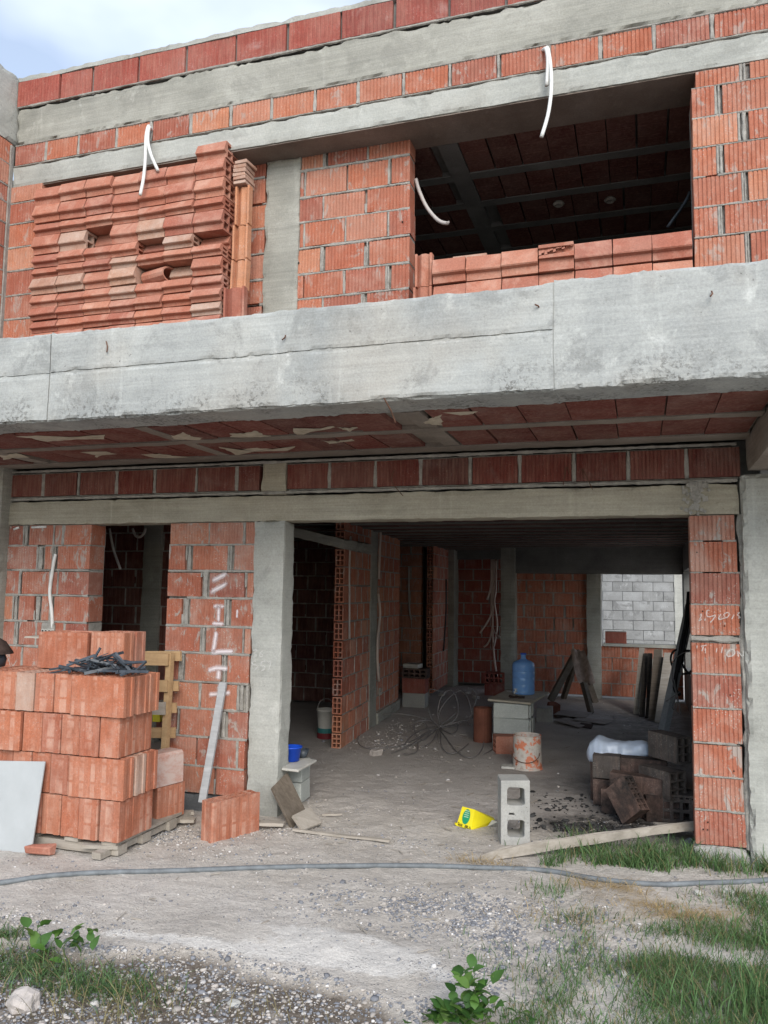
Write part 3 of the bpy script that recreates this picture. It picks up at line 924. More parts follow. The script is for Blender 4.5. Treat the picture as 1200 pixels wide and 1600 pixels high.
JZ = [(3.59, 3.77), (3.79, 3.972), (3.99, 4.182), (4.20, 4.382), (4.40, 4.588), (4.605, 4.767), (4.785, 4.91)]
wall('brick_wall', house, (0, -.25, 0), 0, [(a, b, [-4.968, -4.66 + random.uniform(-.02, .02)]) for k, (a, b) in enumerate(JZ[::-1])][::-1], .30, M_BRICK, None, bd=.15, miss=.1, pitch=.026, depth=.0055)
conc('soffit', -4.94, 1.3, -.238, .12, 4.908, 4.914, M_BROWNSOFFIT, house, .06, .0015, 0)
conc('lintel_beam', -4.965, 1.35, -.25, .13, 4.916, 5.092, M_CONC, house, .03, .003, .010)
MR = [-4.947, -4.635, -4.313, -3.952, -3.633, -3.272, -2.924, -2.584, -2.234, -1.893]
MR2 = [-1.898, -1.553, -1.216, -0.874, -0.537, -0.201]
MR3 = [0.138, 0.487, 0.824, 1.158]
wall('brick_course', house, (0, -.25, 0), 0, [(5.110, 5.275, MR + MR2[1:] + MR3)], .3, M_BRICK, None, gap=.020, bd=.15, miss=.0, pitch=.026, depth=.0055)
TR = [-4.961, -4.536, -4.216, -3.778, -3.341, -2.906, -2.469, -2.042]
TR2 = [-1.630, -1.223, -0.825, -0.436]
TR3 = [TR2[-1] + .29 * k for k in range(1, 7)]
wall('brick_course', house, (0, -.25, 0), 0, [(5.632, 5.845, TR + TR2 + TR3)], .3, M_PURPLE, None, mort_mat=M_INNER, gap=.016, bd=.15, miss=.0, missv=.9, pitch=.03, depth=.002, jit=.008)
conc('ring_beam', -4.955, 1.35, -.247, .15, 5.283, 5.612, M_CONC_D, house, .03, .005, .022)
conc('coping', -4.97, 1.35, -.252, .06, 5.850, 5.895, M_CONC, house, .04, .004, .012)
ms = MB()
for z, w in ((5.100, .010), (5.280, .010), (5.622, .013)):
    joint_strip(ms, (-4.95, z), (1.2, z), w, .006, wj=.6)
jo = obj('mortar_joints', ms, M_MORTAR, house, (0, -.25, 0))
jo['kind'] = 'stuff'
obj('corner_mortar', MB().quadbox(-5.0, -4.964, -.285, -.242, 3.4, 5.28, None, .004), M_MORTAR, house)
# wing wall that closes the front on the left
conc('column', -5.35, -4.972, -1.1, .12, 5.30, 5.90, M_CONC, house, .04, .006, .02)
wall('brick_wall', house, (-4.972, -1.1, 0), R(90), [(a, b, [0.0 + .1 * (k % 2), .40 - .13 * (k % 2), .60 + .1 * (k % 2), .84]) for k, (a, b) in enumerate(JZ + [(4.93, 5.10), (5.115, 5.29)])], .3, M_BRICK, None, bd=.15, miss=.1, pitch=.026, depth=.0055)

# upstairs room, dark
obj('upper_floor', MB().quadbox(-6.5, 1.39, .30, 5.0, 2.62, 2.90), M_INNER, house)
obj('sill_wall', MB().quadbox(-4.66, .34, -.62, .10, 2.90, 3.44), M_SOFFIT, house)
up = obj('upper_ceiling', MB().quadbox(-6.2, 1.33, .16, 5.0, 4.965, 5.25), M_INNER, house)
YJ = [(.14, .60), (.70, 1.08), (1.18, 1.58), (1.68, 2.08), (2.18, 2.58)]
for (a, b) in YJ:
    ceiling_bricks(-2.20 if a > 1 else -1.88, .60, a, b, 4.925, .212, M_SHADECLAY, up, [(-1.42, -1.27)])
for a, b in ((.60, .70), (1.08, 1.18), (1.58, 1.68), (2.08, 2.18), (2.58, 2.68)):
    conc('joist', -4.9, 1.2, a, b, 4.918, 4.97, M_INNER, up, .1, .002, .003)
conc('joist', -1.40, -1.25, .14, 4.5, 4.916, 4.97, M_INNER, up, .1, .002, .003)
for a, b in (((-6.3, -.1), (-6.1, 5)), ((.80, .06), (1.0, 5))):
    obj('room_wall', MB().quadbox(a[0], b[0], a[1], b[1], 2.9, 4.965), M_INNER, house)
obj('room_wall', MB().quadbox(-6.3, 1.3, 4.6, 4.8, 2.9, 4.965), M_INNER, house)
for x, y in ((-.62, 1.28), (-.20, 1.33)):
    obj('ceiling_box', MB().lathe([(.035, 4.925), (.05, 4.905), (.035, 4.89), (.02, 4.905)], 12, Matrix.Translation((x, y, 0))), M_MORTAR, up)

# ground floor interior
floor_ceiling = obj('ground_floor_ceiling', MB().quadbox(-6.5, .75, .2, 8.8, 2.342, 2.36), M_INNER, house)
cbk = MB()
y = .25
while y < 8.4:
    xx = -6.3
    while xx < .6:
        cbk.quadbox(xx, xx + .24, y, y + .38, 2.313, 2.33, None, .002)
        xx += .25
    y += .5
tag(obj('ceiling_bricks', cbk, M_SHADECLAY, floor_ceiling), kind='stuff')
y = .64
while y < 8.4:
    obj('joist', MB().quadbox(-6.3, .62, y, y + .09, 2.300, 2.335), M_INNER, floor_ceiling)
    y += .5
AR = [(.0, .145), (.157, .325), (.34, .512), (.527, .70), (.715, .888)] + [(.903 + .19 * k, 1.078 + .19 * k) for k in range(8)] + [(2.423, 2.575)]
rowsA = []
for k, (a, b) in enumerate(AR):
    xs = [0, .20 + .1 * (k % 2)]
    while xs[-1] + .28 < 2.86:
        xs.append(xs[-1] + .28 + random.uniform(-.015, .015))
    xs[-1] = 2.86
    rowsA.append((a, b, xs))
wall('brick_wall', house, (-2.94, 2.42, 0), R(95), rowsA, .10, M_BRICK, 'free end of a brick partition showing hollow bricks', bd=.08, miss=.0, first_hollow=True, gap=.02)
colA = conc('column', 1.15, 1.50, -.012, .12, 0, 2.57, M_CONC_D, house, .04, .004, .01, True, (-2.94, 2.42, 0), (0, 0, R(95)))
conc('plinth', 1.52, 2.86, -.03, .06, 0, .14, M_CONC_D, house, .05, .01, .02, True, (-2.94, 2.42, 0), (0, 0, R(95)))
BR = [(.05 + .195 * k, .23 + .195 * k) for k in range(13)]
def bond(x0, x1, bl=.30, r0=0):
    out = []
    for k in range(13):
        xs = [x0]
        x = x0 + (bl if k % 2 else bl * .5)
        while x < x1 - .07:
            xs.append(x + random.uniform(-.02, .02))
            x += bl
        xs.append(x1)
        out.append(xs)
    return out
wall('brick_wall', house, (0, 7.5, 0), 0, rowset(BR[:10], bond(-1.92, -.80)), .15, M_BRICK, 'brick wall behind the water bottle', gap=.020, miss=.25, bd=.1, single=False)
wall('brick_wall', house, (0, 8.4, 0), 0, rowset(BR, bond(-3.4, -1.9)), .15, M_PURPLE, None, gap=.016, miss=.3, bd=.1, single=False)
wall('brick_wall', house, (0, 7.5, 0), 0, rowset(BR[:4], bond(-.62, .56)), .15, M_BRICK, 'low brick wall under the back window', gap=.012, miss=.3, bd=.1, single=False)
wall('brick_wall', house, (-3.085, 6.75, 0), R(93), rowset(BR, bond(0, 1.65)), .10, M_BRICK, None, gap=.016, miss=.1, bd=.08, first_hollow=True, single=False)
wall('brick_wall', house, (0, 6.95, 0), 0, rowset(BR, bond(-4.4, -3.33)), .15, M_BRICK, None, gap=.016, miss=.3, bd=.1, single=False)
conc('column', -2.13, -1.90, 7.28, 7.6, 0, 2.57, M_CONC_D, house, .06, .004, .01)
conc('column', -.82, -.61, 7.42, 7.65, 0, 2.0, M_CONC_D, house, .06, .004, .01)
conc('column', -3.19, -3.05, 8.05, 8.4, 0, 2.57, M_CONC_D, house, .08, .004, .01)
conc('beam', -1.95, .60, 7.36, 7.66, 1.90, 2.34, M_INNER, house, .08, .004, .01)
conc('beam', -3.3, -1.95, 8.3, 8.5, 2.16, 2.34, M_INNER, house, .08, .004, .01)
obj('sill_block', MB().quadbox(-.58, .56, 7.46, 7.68, .80, .845, None, .004), M_CONC, house)
wall('window_filling', house, (0, 7.48, 0), 0, [(.85, 1.02, [-.55, -.24])], .13, M_PURPLE, None, bd=.1, pitch=.02, depth=.006)
obj('window_jamb', MB().quadbox(-.612, -.592, 7.43, 7.7, .80, 1.90), M_WHITE, house)
# right hand wall of the big room with a side opening near its back
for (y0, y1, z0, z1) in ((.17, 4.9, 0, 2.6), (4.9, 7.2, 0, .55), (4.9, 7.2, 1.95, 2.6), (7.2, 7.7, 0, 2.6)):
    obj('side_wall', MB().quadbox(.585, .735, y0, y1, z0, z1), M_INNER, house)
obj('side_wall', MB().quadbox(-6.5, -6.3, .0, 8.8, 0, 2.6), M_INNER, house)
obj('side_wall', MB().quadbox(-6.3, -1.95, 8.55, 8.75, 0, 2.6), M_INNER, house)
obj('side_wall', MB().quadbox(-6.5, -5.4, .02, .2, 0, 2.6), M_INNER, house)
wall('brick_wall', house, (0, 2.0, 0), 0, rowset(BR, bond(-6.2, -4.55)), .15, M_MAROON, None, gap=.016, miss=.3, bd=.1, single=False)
conc('column', -5.06, -4.84, 1.96, 2.1, 0, 2.57, M_CONC_D, house, .06, .004, .01)
wall('brick_wall', house, (0, 5.2, 0), 0, rowset(BR, bond(-6.2, -3.3)), .15, M_SHADECLAY, None, gap=.016, miss=.3, bd=.1, single=False)
conc('stair_slab', 0, .62, 0, .9, -.10, 0, M_CONC_D, house, .05, .004, .01, True, (-3.490, 2.300, 2.259), (0, R(13), 0))

# grey block wall beyond the back window
bw = thing('block_wall', 'grey concrete block wall seen through the back window', 'wall', (0, 12, 0))
obj('mortar_core', MB().quadbox(-2.4, 3.2, .012, .18, -.4, 2.78), M_PLINTH, bw)
bme = []
for k in range(4):
    m = MB().quadbox(0, .388, 0, .1, 0, .19, None, .0025).mesh('block')
    m.materials.append(M_GREYBLOCK)
    bme.append(bevel(m, .004))
for r_ in range(15):
    z = -.125 + r_ * .1975
    for c in range(14):
        x = -2.37 + c * .398 + (.2 if r_ % 2 else 0)
        obj('block', random.choice(bme), None, bw, (x, random.uniform(-.003, .003), z))
conc('column', .62, .95, -.02, .2, -.4, 2.9, M_CONC, bw, .06, .005, .01)
conc('column', -2.75, -2.4, -.02, .2, -.4, 2.9, M_CONC, bw, .08, .005, .01)

# ------------------------------------------------------------------ ground
def axis(a, b, step, lo, hi):
    pts = list(np.arange(a, b + 1e-6, step))
    s = step
    x = pts[-1]
    while x < hi:
        s *= 1.28
        x += s
        pts.append(min(x, hi))
    s = step
    x = pts[0]
    left = []
    while x > lo:
        s *= 1.28
        x -= s
        left.append(max(x, lo))
    return np.array(left[::-1] + pts)
GX = axis(-4.9, 1.6, .026, -400, 400)
GY = axis(-3.4, 1.6, .026, -400, 400)
EDGE = [(-2.978, -2.344, 0.000), (-2.816, -2.286, 0.000), (-2.662, -2.218, 0.000), (-2.454, -2.215, 0.000), (-2.207, -2.183, 0.000), (-1.930, -2.105, 0.000), (-1.782, -2.086, 0.000), (-1.616, -2.105, 0.000), (-1.401, -2.116, 0.000), (-1.180, -2.168, 0.000), (-0.997, -2.224, 0.000), (-0.840, -2.320, 0.000), (-0.722, -2.494, 0.000)]
EX = np.array([p[0] for p in EDGE]); EY = np.array([p[1] for p in EDGE])
def vnoise(px, py, f, seed=0.0):
    return np.array([noise.fractal(Vector((x * f, y * f, seed)), 0.9, 2.1, 5) for x, y in zip(px.ravel(), py.ravel())]).reshape(px.shape)
def g1(x, y, cx, cy, sx, sy, th=0.0):
    c, s = math.cos(th), math.sin(th)
    u, v = (x - cx) * c + (y - cy) * s, -(x - cx) * s + (y - cy) * c
    return np.exp(-.5 * ((u / sx) ** 2 + (v / sy) ** 2))
def edge_y(x):
    return np.interp(x, EX, EY, left=EY[0], right=-3.6)
def gmask(x, y, n):
    d = (edge_y(x) + n * .05) - y
    soil = np.clip(d / .06, 0, 1) * (x < .2)
    lime = g1(x, y, *(-1.228, -1.877, 0.000)[:2], .34, .12, -.15) * 1.1 + g1(x, y, *(-0.524, -0.601, 0.000)[:2], .25, .10, 0) * .5 + g1(x, y, *(-1.971, -2.037, 0.000)[:2], .5, .05, .05) * .8 + g1(x, y, *(-2.430, -1.592, 0.000)[:2], .9, .2, 0) * .3
    lime = lime * (1 - soil)
    straw = g1(x, y, *(-0.207, -0.645, 0.000)[:2], .16, .05, .1) + g1(x, y, *(0.207, -0.915, 0.000)[:2], .20, .09, .1) + g1(x, y, *(-0.038, -0.827, 0.000)[:2], .2, .1, 0) * .5
    floor = np.clip((y - (.15 + n * .25)) / .45, 0, 1)
    char = g1(x, y, *(-0.359, 0.522, 0.000)[:2], .26, .16, .2) * 1.5 + g1(x, y, *(-0.713, 1.674, 0.000)[:2], .2, .25, 0) * .35 + g1(x, y, .2, 1.3, .45, .7, 0) * .8 + g1(x, y, .1, 5.5, .6, 1.2, 0) * .7
    return [np.clip(a, 0, 1) for a in (soil, lime, straw, floor, char)]
def gheight(x, y, n):
    z = n * .012 * np.clip(1.2 - y * .5, .35, 1)
    soil = gmask(x, y, n)[0]
    z = z - .035 * soil + g1(x, y, *(-1.228, -1.877, 0.000)[:2], .4, .12, -.15) * .018
    z = z - .05 * np.clip(-x - 2.3, 0, 1.2) * np.clip(1 - np.abs(y) / 1.5, 0, 1) * 0.8
    return z
XX, YY = np.meshgrid(GX, GY)
near = (np.abs(XX) < 8) & (YY > -6) & (YY < 10)
NN = np.zeros_like(XX)
NN[near] = vnoise(XX[near], YY[near], 2.3)
FINE = np.zeros_like(XX)
fn = (XX > -5) & (XX < 1.7) & (YY > -3.5) & (YY < 1.7)
FINE[fn] = vnoise(XX[fn], YY[fn], 13.0, 4.0)
ZZ = gheight(XX, YY, NN) + FINE * .0055
far = np.clip((np.hypot(XX, YY - 3) - 12) / 40, 0, 1)
ZZ = ZZ * (1 - far) - .06 * far
gm = bpy.data.meshes.new('ground')
nxg, nyg = len(GX), len(GY)
vv = np.stack([XX, YY, ZZ], -1).reshape(-1, 3)
ii = np.arange(nxg * nyg).reshape(nyg, nxg)
ff = np.stack([ii[:-1, :-1], ii[:-1, 1:], ii[1:, 1:], ii[1:, :-1]], -1).reshape(-1, 4)
def np_mesh(me, v, f):
    k = f.shape[1]
    me.vertices.add(len(v)); me.vertices.foreach_set('co', v.astype(np.float32).ravel())
    me.loops.add(f.size); me.loops.foreach_set('vertex_index', f.astype(np.int32).ravel())
    me.polygons.add(len(f)); me.polygons.foreach_set('loop_start', np.arange(0, f.size, k, dtype=np.int32))
    me.update(calc_edges=True)
np_mesh(gm, vv, ff)
gm.polygons.foreach_set('use_smooth', [True] * len(gm.polygons))
for nm, arr in zip(('soil', 'lime', 'straw', 'floor', 'char'), gmask(XX, YY, NN)):
    at = gm.attributes.new(nm, 'FLOAT', 'POINT')
    at.data.foreach_set('value', arr.astype(np.float32).ravel())
gm.materials.append(M_GROUND)
ground = obj('ground', gm)
ground['kind'] = 'structure'
def gz(x, y):
    n = noise.fractal(Vector((x * 2.3, y * 2.3, 0)), 0.9, 2.1, 5)
    xa, ya, na = np.array([x]), np.array([y]), np.array([n])
    return float(gheight(xa, ya, na)[0])
def gz_arr(x, y):
    n = np.array([noise.fractal(Vector((a * 2.3, b * 2.3, 0)), 0.9, 2.1, 5) for a, b in zip(x, y)])
    return gheight(x, y, n), n

# ------------------------------------------------------------------ loose stones
ICO_V = []
_p = (1 + 5 ** .5) / 2
for a, b in ((-1, _p), (1, _p), (-1, -_p), (1, -_p)):
    ICO_V.append((a, b, 0))
for a, b in ((-1, _p), (1, _p), (-1, -_p), (1, -_p)):
    ICO_V.append((0, a, b))
for a, b in ((_p, -1), (_p, 1), (-_p, -1), (-_p, 1)):
    ICO_V.append((a, 0, b))
ICO_V = np.array(ICO_V, float); ICO_V /= np.linalg.norm(ICO_V[0])
ICO_F = np.array([(0, 11, 5), (0, 5, 1), (0, 1, 7), (0, 7, 10), (0, 10, 11), (1, 5, 9), (5, 11, 4), (11, 10, 2), (10, 7, 6), (7, 1, 8), (3, 9, 4), (3, 4, 2), (3, 2, 6), (3, 6, 8), (3, 8, 9), (4, 9, 5), (2, 4, 11), (6, 2, 10), (8, 6, 7), (9, 8, 1)])
def stones(name, xy, size, cols, label=None):
    N = len(xy)
    z, _ = gz_arr(xy[:, 0], xy[:, 1])
    s = size[:, None, None] * RNG.uniform(.55, 1.25, (N, 12, 1)) * ICO_V[None]
    s = s * np.stack([RNG.uniform(.7, 1.3, N), RNG.uniform(.7, 1.3, N), RNG.uniform(.4, .8, N)], -1)[:, None, :]
    th = RNG.uniform(0, 6.28, N)
    c, sn = np.cos(th)[:, None], np.sin(th)[:, None]
    x = s[..., 0] * c - s[..., 1] * sn
    y = s[..., 0] * sn + s[..., 1] * c
    v = np.stack([x + xy[:, 0:1], y + xy[:, 1:2], s[..., 2] + z[:, None] + size[:, None] * .12], -1).reshape(-1, 3)
    f = (ICO_F[None] + (np.arange(N) * 12)[:, None, None]).reshape(-1, 3)
    me = bpy.data.meshes.new(name)
    np_mesh(me, v, f)
    at = me.attributes.new('col', 'FLOAT_COLOR', 'POINT')
    cc = np.repeat(np.concatenate([cols, np.ones((N, 1))], 1)[:, None, :], 12, 1)
    at.data.foreach_set('color', cc.astype(np.float32).ravel())
    me.materials.append(M_GRAVEL)
    o = obj(name, me)
    o['kind'] = 'stuff'
    return o
def stone_cols(N, blue=.5, white=.12):
    r = RNG.random(N)
    v = RNG.uniform(.8, 1.25, (N, 1))
    c = np.where((r < blue)[:, None], np.array([[.20, .205, .222]]), np.array([[.40, .365, .33]]))
    c = np.where((r > 1 - white)[:, None], np.array([[.52, .50, .48]]), c)
    return c * v
def cluster(n, cx, cy, sx, sy, th=0.0):
    a = RNG.normal(0, 1, (n, 2)) * (sx, sy)
    c, s = math.cos(th), math.sin(th)
    return np.stack([cx + a[:, 0] * c - a[:, 1] * s, cy + a[:, 0] * s + a[:, 1] * c], -1)
pts = [cluster(3800, *(-0.897, -1.267, 0.000)[:2], .40, .15, .12), cluster(2300, *(-0.517, -1.487, 0.000)[:2], .24, .16, -.3), cluster(500, *(-1.187, -1.192, 0.000)[:2], .3, .08, .1), cluster(500, *(-0.586, -1.959, 0.000)[:2], .14, .07, 0), cluster(260, *(-0.814, -2.227, 0.000)[:2], .06, .03, 0)]
xy = np.concatenate(pts)
keep = np.array([noise.noise(Vector((p[0] * 7, p[1] * 9, 2))) > -.12 + RNG.uniform(-.25, .25) for p in xy])
xy = xy[keep]
stones('dark_gravel', xy, RNG.gamma(3.2, .0014, len(xy)) + .002, stone_cols(len(xy), .62, .06))
# soil strip along the bottom: stones of every size
xs_ = RNG.uniform(-2.75, .15, 16000)
ys_ = edge_y(xs_) - RNG.uniform(-.03, .9, 16000) * 1.0
m = (ys_ > -3.1)
xy = np.stack([xs_[m], ys_[m]], -1)
stones('mixed_gravel', xy, RNG.gamma(2.2, .0019, len(xy)) + .0015, stone_cols(len(xy), .5, .09))
# thin scatter over the trodden ground and the builders' floor
xy = np.stack([RNG.uniform(-4.5, 1.2, 12000), RNG.uniform(-2.3, 1.0, 12000)], -1)
keep = np.array([noise.noise(Vector((p[0] * 3, p[1] * 4, 7))) > -.02 for p in xy])
xy = xy[keep]
stones('grit', xy, RNG.gamma(2.0, .0013, len(xy)) + .001, stone_cols(len(xy), .4, .1))
xy = np.concatenate([cluster(2200, *(-3.020, -0.618, 0.000)[:2], .45, .12, .5), cluster(350, *(-1.784, -0.310, 0.000)[:2], .4, .07), cluster(500, *(-2.793, -2.067, 0.000)[:2], .25, .1), cluster(350, *(-2.546, -0.862, 0.000)[:2], .5, .12)])
stones('pale_chippings', xy, RNG.gamma(2.6, .0016, len(xy)) + .0015, stone_cols(len(xy), .3, .15))
xy = np.concatenate([cluster(200, *(-2.670, 3.741, 0.000)[:2], .16, .5, 0), cluster(200, *(-2.584, 2.739, 0.000)[:2], .3, .2, 0), cluster(80, *(-3.147, 7.590, 0.000)[:2], .4, .2, 0), np.stack([RNG.uniform(-3, .4, 250), RNG.uniform(1, 7, 250)], -1)])
stones('plaster_crumbs', xy, RNG.gamma(2.0, .0032, len(xy)) + .002, stone_cols(len(xy), .15, .4))
xy = np.concatenate([cluster(420, *(-0.396, 0.429, 0.000)[:2], .17, .10, .2), cluster(120, *(-0.550, 0.982, 0.000)[:2], .16, .2, .2)])
stones('charcoal_bits', xy, RNG.gamma(2.4, .0032, len(xy)) + .003, np.full((len(xy), 3), .02) * RNG.uniform(.6, 3, (len(xy), 1)))
def stone(name, label, px, r, col, flat=.55, grp=None):
    x, y = px[0], px[1]
    v = ICO_V.copy()
    mb = MB()
    mb.v = [Vector(tuple(p)) for p in v]
    mb.f = [tuple(f) for f in ICO_F]
    me = mb.mesh(name)
    import bmesh
    bm = bmesh.new(); bm.from_mesh(me)
    bmesh.ops.subdivide_edges(bm, edges=bm.edges, cuts=2, use_grid_fill=True)
    sd_ = random.uniform(0, 99)
    for q in bm.verts:
        n_ = q.co.normalized()
        q.co = n_ * r * (1 + .38 * noise.noise(n_ * 1.5 + Vector((sd_, 0, 0))) + .12 * noise.noise(n_ * 4 + Vector((sd_, 3, 0))))
        q.co.z *= flat
    bm.to_mesh(me); bm.free()
    return tag(obj(name, me, col, None, (x, y, gz(x, y) + r * flat * .35), (0, 0, random.uniform(0, 6))), label, 'stone', grp)
stone('stone', 'large pale stone half buried in the soil beside the grass', (-2.332, -2.680, -0.000), .062, M_STONE, .8)
stone('stone', 'flat cream stone lying in the dark gravel near the pale crust', (-1.574, -2.378, -0.000), .026, M_TILE, .4)
stone('stone', 'flat white stone beside the straw, near the hose under the grass', (0.417, -0.521, 0.000), .045, M_TILE, .4)
stone('stone', 'small upright white stone close to the hose', (0.260, -0.606, 0.000), .020, M_TILE, .8)
stone('stone', 'white stone among the grass blades right of the dark gravel', (-0.106, -1.692, 0.000), .020, M_TILE, .7)
stone('stone', 'grey stone wedged against the foot of the slim brick pier', (0.265, 0.288, 0.000), .04, M_HOSE, .9)

# ------------------------------------------------------------------ grass
def blades(name, xy, h0, h1, w, cols, lean=.5, kind='stuff'):
    N = len(xy)
    z, _ = gz_arr(xy[:, 0], xy[:, 1])
    h = h0 + (h1 - h0) * RNG.beta(1.5, 3.0, N) * 1.35
    az = RNG.uniform(0, 6.28, N)
    ln = RNG.uniform(.15, 1.0, N) * lean
    faz = RNG.uniform(0, 6.28, N)
    V = []
    for t, ww in ((0, 1.0), (.4, .9), (.75, .6), (1.0, .08)):
        r = h * ln * t ** 1.7
        zz = h * (t - .28 * ln * t * t)
        cx, cy = xy[:, 0] + np.cos(az) * r, xy[:, 1] + np.sin(az) * r
        for sgn in (-1, 1):
            V.append(np.stack([cx + np.cos(faz) * sgn * w * ww * .5, cy + np.sin(faz) * sgn * w * ww * .5, z + zz], -1))
    V = np.stack(V, 1)
    F = np.array([(0, 1, 3, 2), (2, 3, 5, 4), (4, 5, 7, 6)])
    f = (F[None] + (np.arange(N) * 8)[:, None, None]).reshape(-1, 4)
    me = bpy.data.meshes.new(name)
    np_mesh(me, V.reshape(-1, 3), f)
    at = me.attributes.new('col', 'FLOAT_COLOR', 'POINT')
    cc = np.repeat(np.concatenate([cols, np.ones((N, 1))], 1)[:, None, :], 8, 1)
    at.data.foreach_set('color', cc.astype(np.float32).ravel())
    me.materials.append(M_GRASS)
    o = obj(name, me)
    o['kind'] = kind
    return o
def gcols(N, dry=.1, dark=0.0):
    r = RNG.random(N)
    c = np.array([[.100, .180, .066]]) * RNG.uniform(.6 - dark, 1.4, (N, 1)) + RNG.uniform(-.008, .012, (N, 3)) * np.array([[1, 1, .5]])
    c = np.where((r < dry)[:, None], np.array([[.26, .22, .11]]) * RNG.uniform(.7, 1.2, (N, 1)), c)
    return np.clip(c, .01, 1)
cl_ = []
for cx_, cy_ in [p[:2] for p in [(-0.480, -0.297, 0.000), (-0.398, -0.142, 0.000), (-0.294, -0.290, 0.000), (-0.227, -0.118, 0.000), (-0.156, -0.263, 0.000), (-0.096, -0.120, 0.000), (-0.029, -0.264, 0.000), (0.034, -0.110, 0.000), (0.103, -0.240, 0.000), (0.165, 0.000, -0.000), (0.251, -0.116, 0.000), (0.330, -0.002, 0.000), (0.409, -0.129, 0.000), (0.474, 0.014, 0.000), (0.529, -0.131, 0.000), (0.619, 0.042, 0.000), (0.673, -0.079, 0.000), (0.748, 0.089, 0.000), (-0.545, -0.405, 0.000), (-0.003, 0.003, 0.000), (0.208, 0.145, 0.000)]]:
    cl_.append(cluster(random.randint(35, 150), cx_, cy_, random.uniform(.025, .06), random.uniform(.02, .045), random.uniform(-.5, .5)))
for cx_, cy_ in [p[:2] for p in [(-0.433, 0.073, 0.000), (-0.274, 0.076, -0.000), (-0.140, 0.209, -0.000), (-0.002, 0.176, 0.000), (0.138, 0.311, 0.000), (0.228, 0.152, 0.000), (-0.493, -0.163, 0.000), (-0.345, -0.057, 0.000)]]:
    cl_.append(cluster(random.randint(30, 80), cx_, cy_, .06, .05))
cl_.append(cluster(300, *(0.033, -0.171, 0.000)[:2], .28, .06, .05))
xy = np.concatenate(cl_)
ok = ~((xy[:, 1] > -.03) & (xy[:, 0] > .26)) & (xy[:, 1] < .12)
xy = xy[ok]
blades('grass', xy, .04, .16, .0052, gcols(len(xy), .10), 1.0)
n = 60000
xs_, ys_ = RNG.uniform(-.75, 1.3, n), RNG.uniform(-2.6, -.5, n)
line = np.interp(ys_, [-2.6, -1.9, -1.55, -1.25, -.9], [-.56, -.55, -.45, -.12, .34])
dens = np.clip((xs_ - line) / .50, 0, 1) ** .85
nz_ = np.array([noise.noise(Vector((a * 3.2, b * 4, 1))) for a, b in zip(xs_, ys_)])
ok = RNG.random(n) < dens * np.clip(.62 + nz_ * 1.3, .04, 1)
xy = np.stack([xs_[ok], ys_[ok]], -1)
blades('grass', xy, .025, .095, .0036, gcols(len(xy), .20), 1.2)
ok = RNG.random(n) < (np.clip((xs_ - line + .30) / 1.0, 0, .5) * np.clip(.2 + nz_ * 1.6, 0, .5))
xy = np.stack([xs_[ok], ys_[ok]], -1)
blades('short_grass', xy, .015, .06, .004, gcols(len(xy), .3), 1.0)
xy = np.concatenate([cluster(260, *(0.416, -1.719, 0.000)[:2], .09, .12), cluster(200, *(0.244, -1.933, 0.000)[:2], .12, .05), cluster(90, *(0.504, -1.125, 0.000)[:2], .07, .07), cluster(60, *(0.360, -1.892, 0.000)[:2], .08, .05)])
blades('tall_grass', xy[::2], .08, .22, .0055, gcols(len(xy[::2]), .10), .7)
xy = np.concatenate([cluster(800, *(-2.539, -2.437, 0.000)[:2], .15, .08), cluster(600, *(-2.064, -2.449, 0.000)[:2], .13, .07), cluster(250, *(-2.265, -2.491, 0.000)[:2], .13, .06), cluster(150, *(-2.804, -2.261, 0.000)[:2], .05, .03)])
blades('grass', xy, .02, .10, .0042, gcols(len(xy), .18, .2), 1.5)
xy = np.concatenate([cluster(60, *(-2.074, -2.691, 0.000)[:2], .22, .07), cluster(60, *(-1.874, -2.571, -0.000)[:2], .15, .08), cluster(40, *(-1.387, -2.452, 0.000)[:2], .25, .06)])
blades('dry_stalks', xy, .06, .16, .003, gcols(len(xy), 1.0), 1.6)
xy = np.concatenate([cluster(380, *(0.177, -0.926, 0.000)[:2], .17, .07), cluster(160, *(-0.206, -0.675, 0.000)[:2], .14, .04), cluster(130, *(-0.907, -0.513, 0.000)[:2], .12, .02), cluster(120, *(-0.337, -1.192, 0.000)[:2], .2, .1)])
blades('straw', xy, .03, .09, .003, np.array([[.42, .31, .15]]) * RNG.uniform(.6, 1.3, (len(xy), 1)), 3.0)
xy = np.concatenate([cluster(120, *(-0.322, -1.187, 0.000)[:2], .12, .06, .4), cluster(120, *(-0.497, -0.849, 0.000)[:2], .08, .07, 0), cluster(60, *(-0.572, -1.712, 0.000)[:2], .2, .1, 0), cluster(14, *(-0.320, 0.200, 0.000)[:2], .1, .03, 0)])
sp_ = MB()
for k in range(150):
    x, y = (random.uniform(-3.6, .6), random.uniform(-2.0, .9)) if k < 90 else (random.uniform(-2.6, .2), random.uniform(.8, 6))
    L, a = random.uniform(.02, .10), random.uniform(0, 6.28)
    zz_ = gz(x, y) + .005
    sp_.bar((x, y, zz_), (x + L * math.cos(a), y + L * math.sin(a), zz_ + random.uniform(0, .008)), random.uniform(.003, .010), .004)
tag(obj('wood_splinters', sp_, M_GREYWOOD), kind='stuff')
blades('sparse_grass', xy, .02, .09, .004, gcols(len(xy), .2), .8)

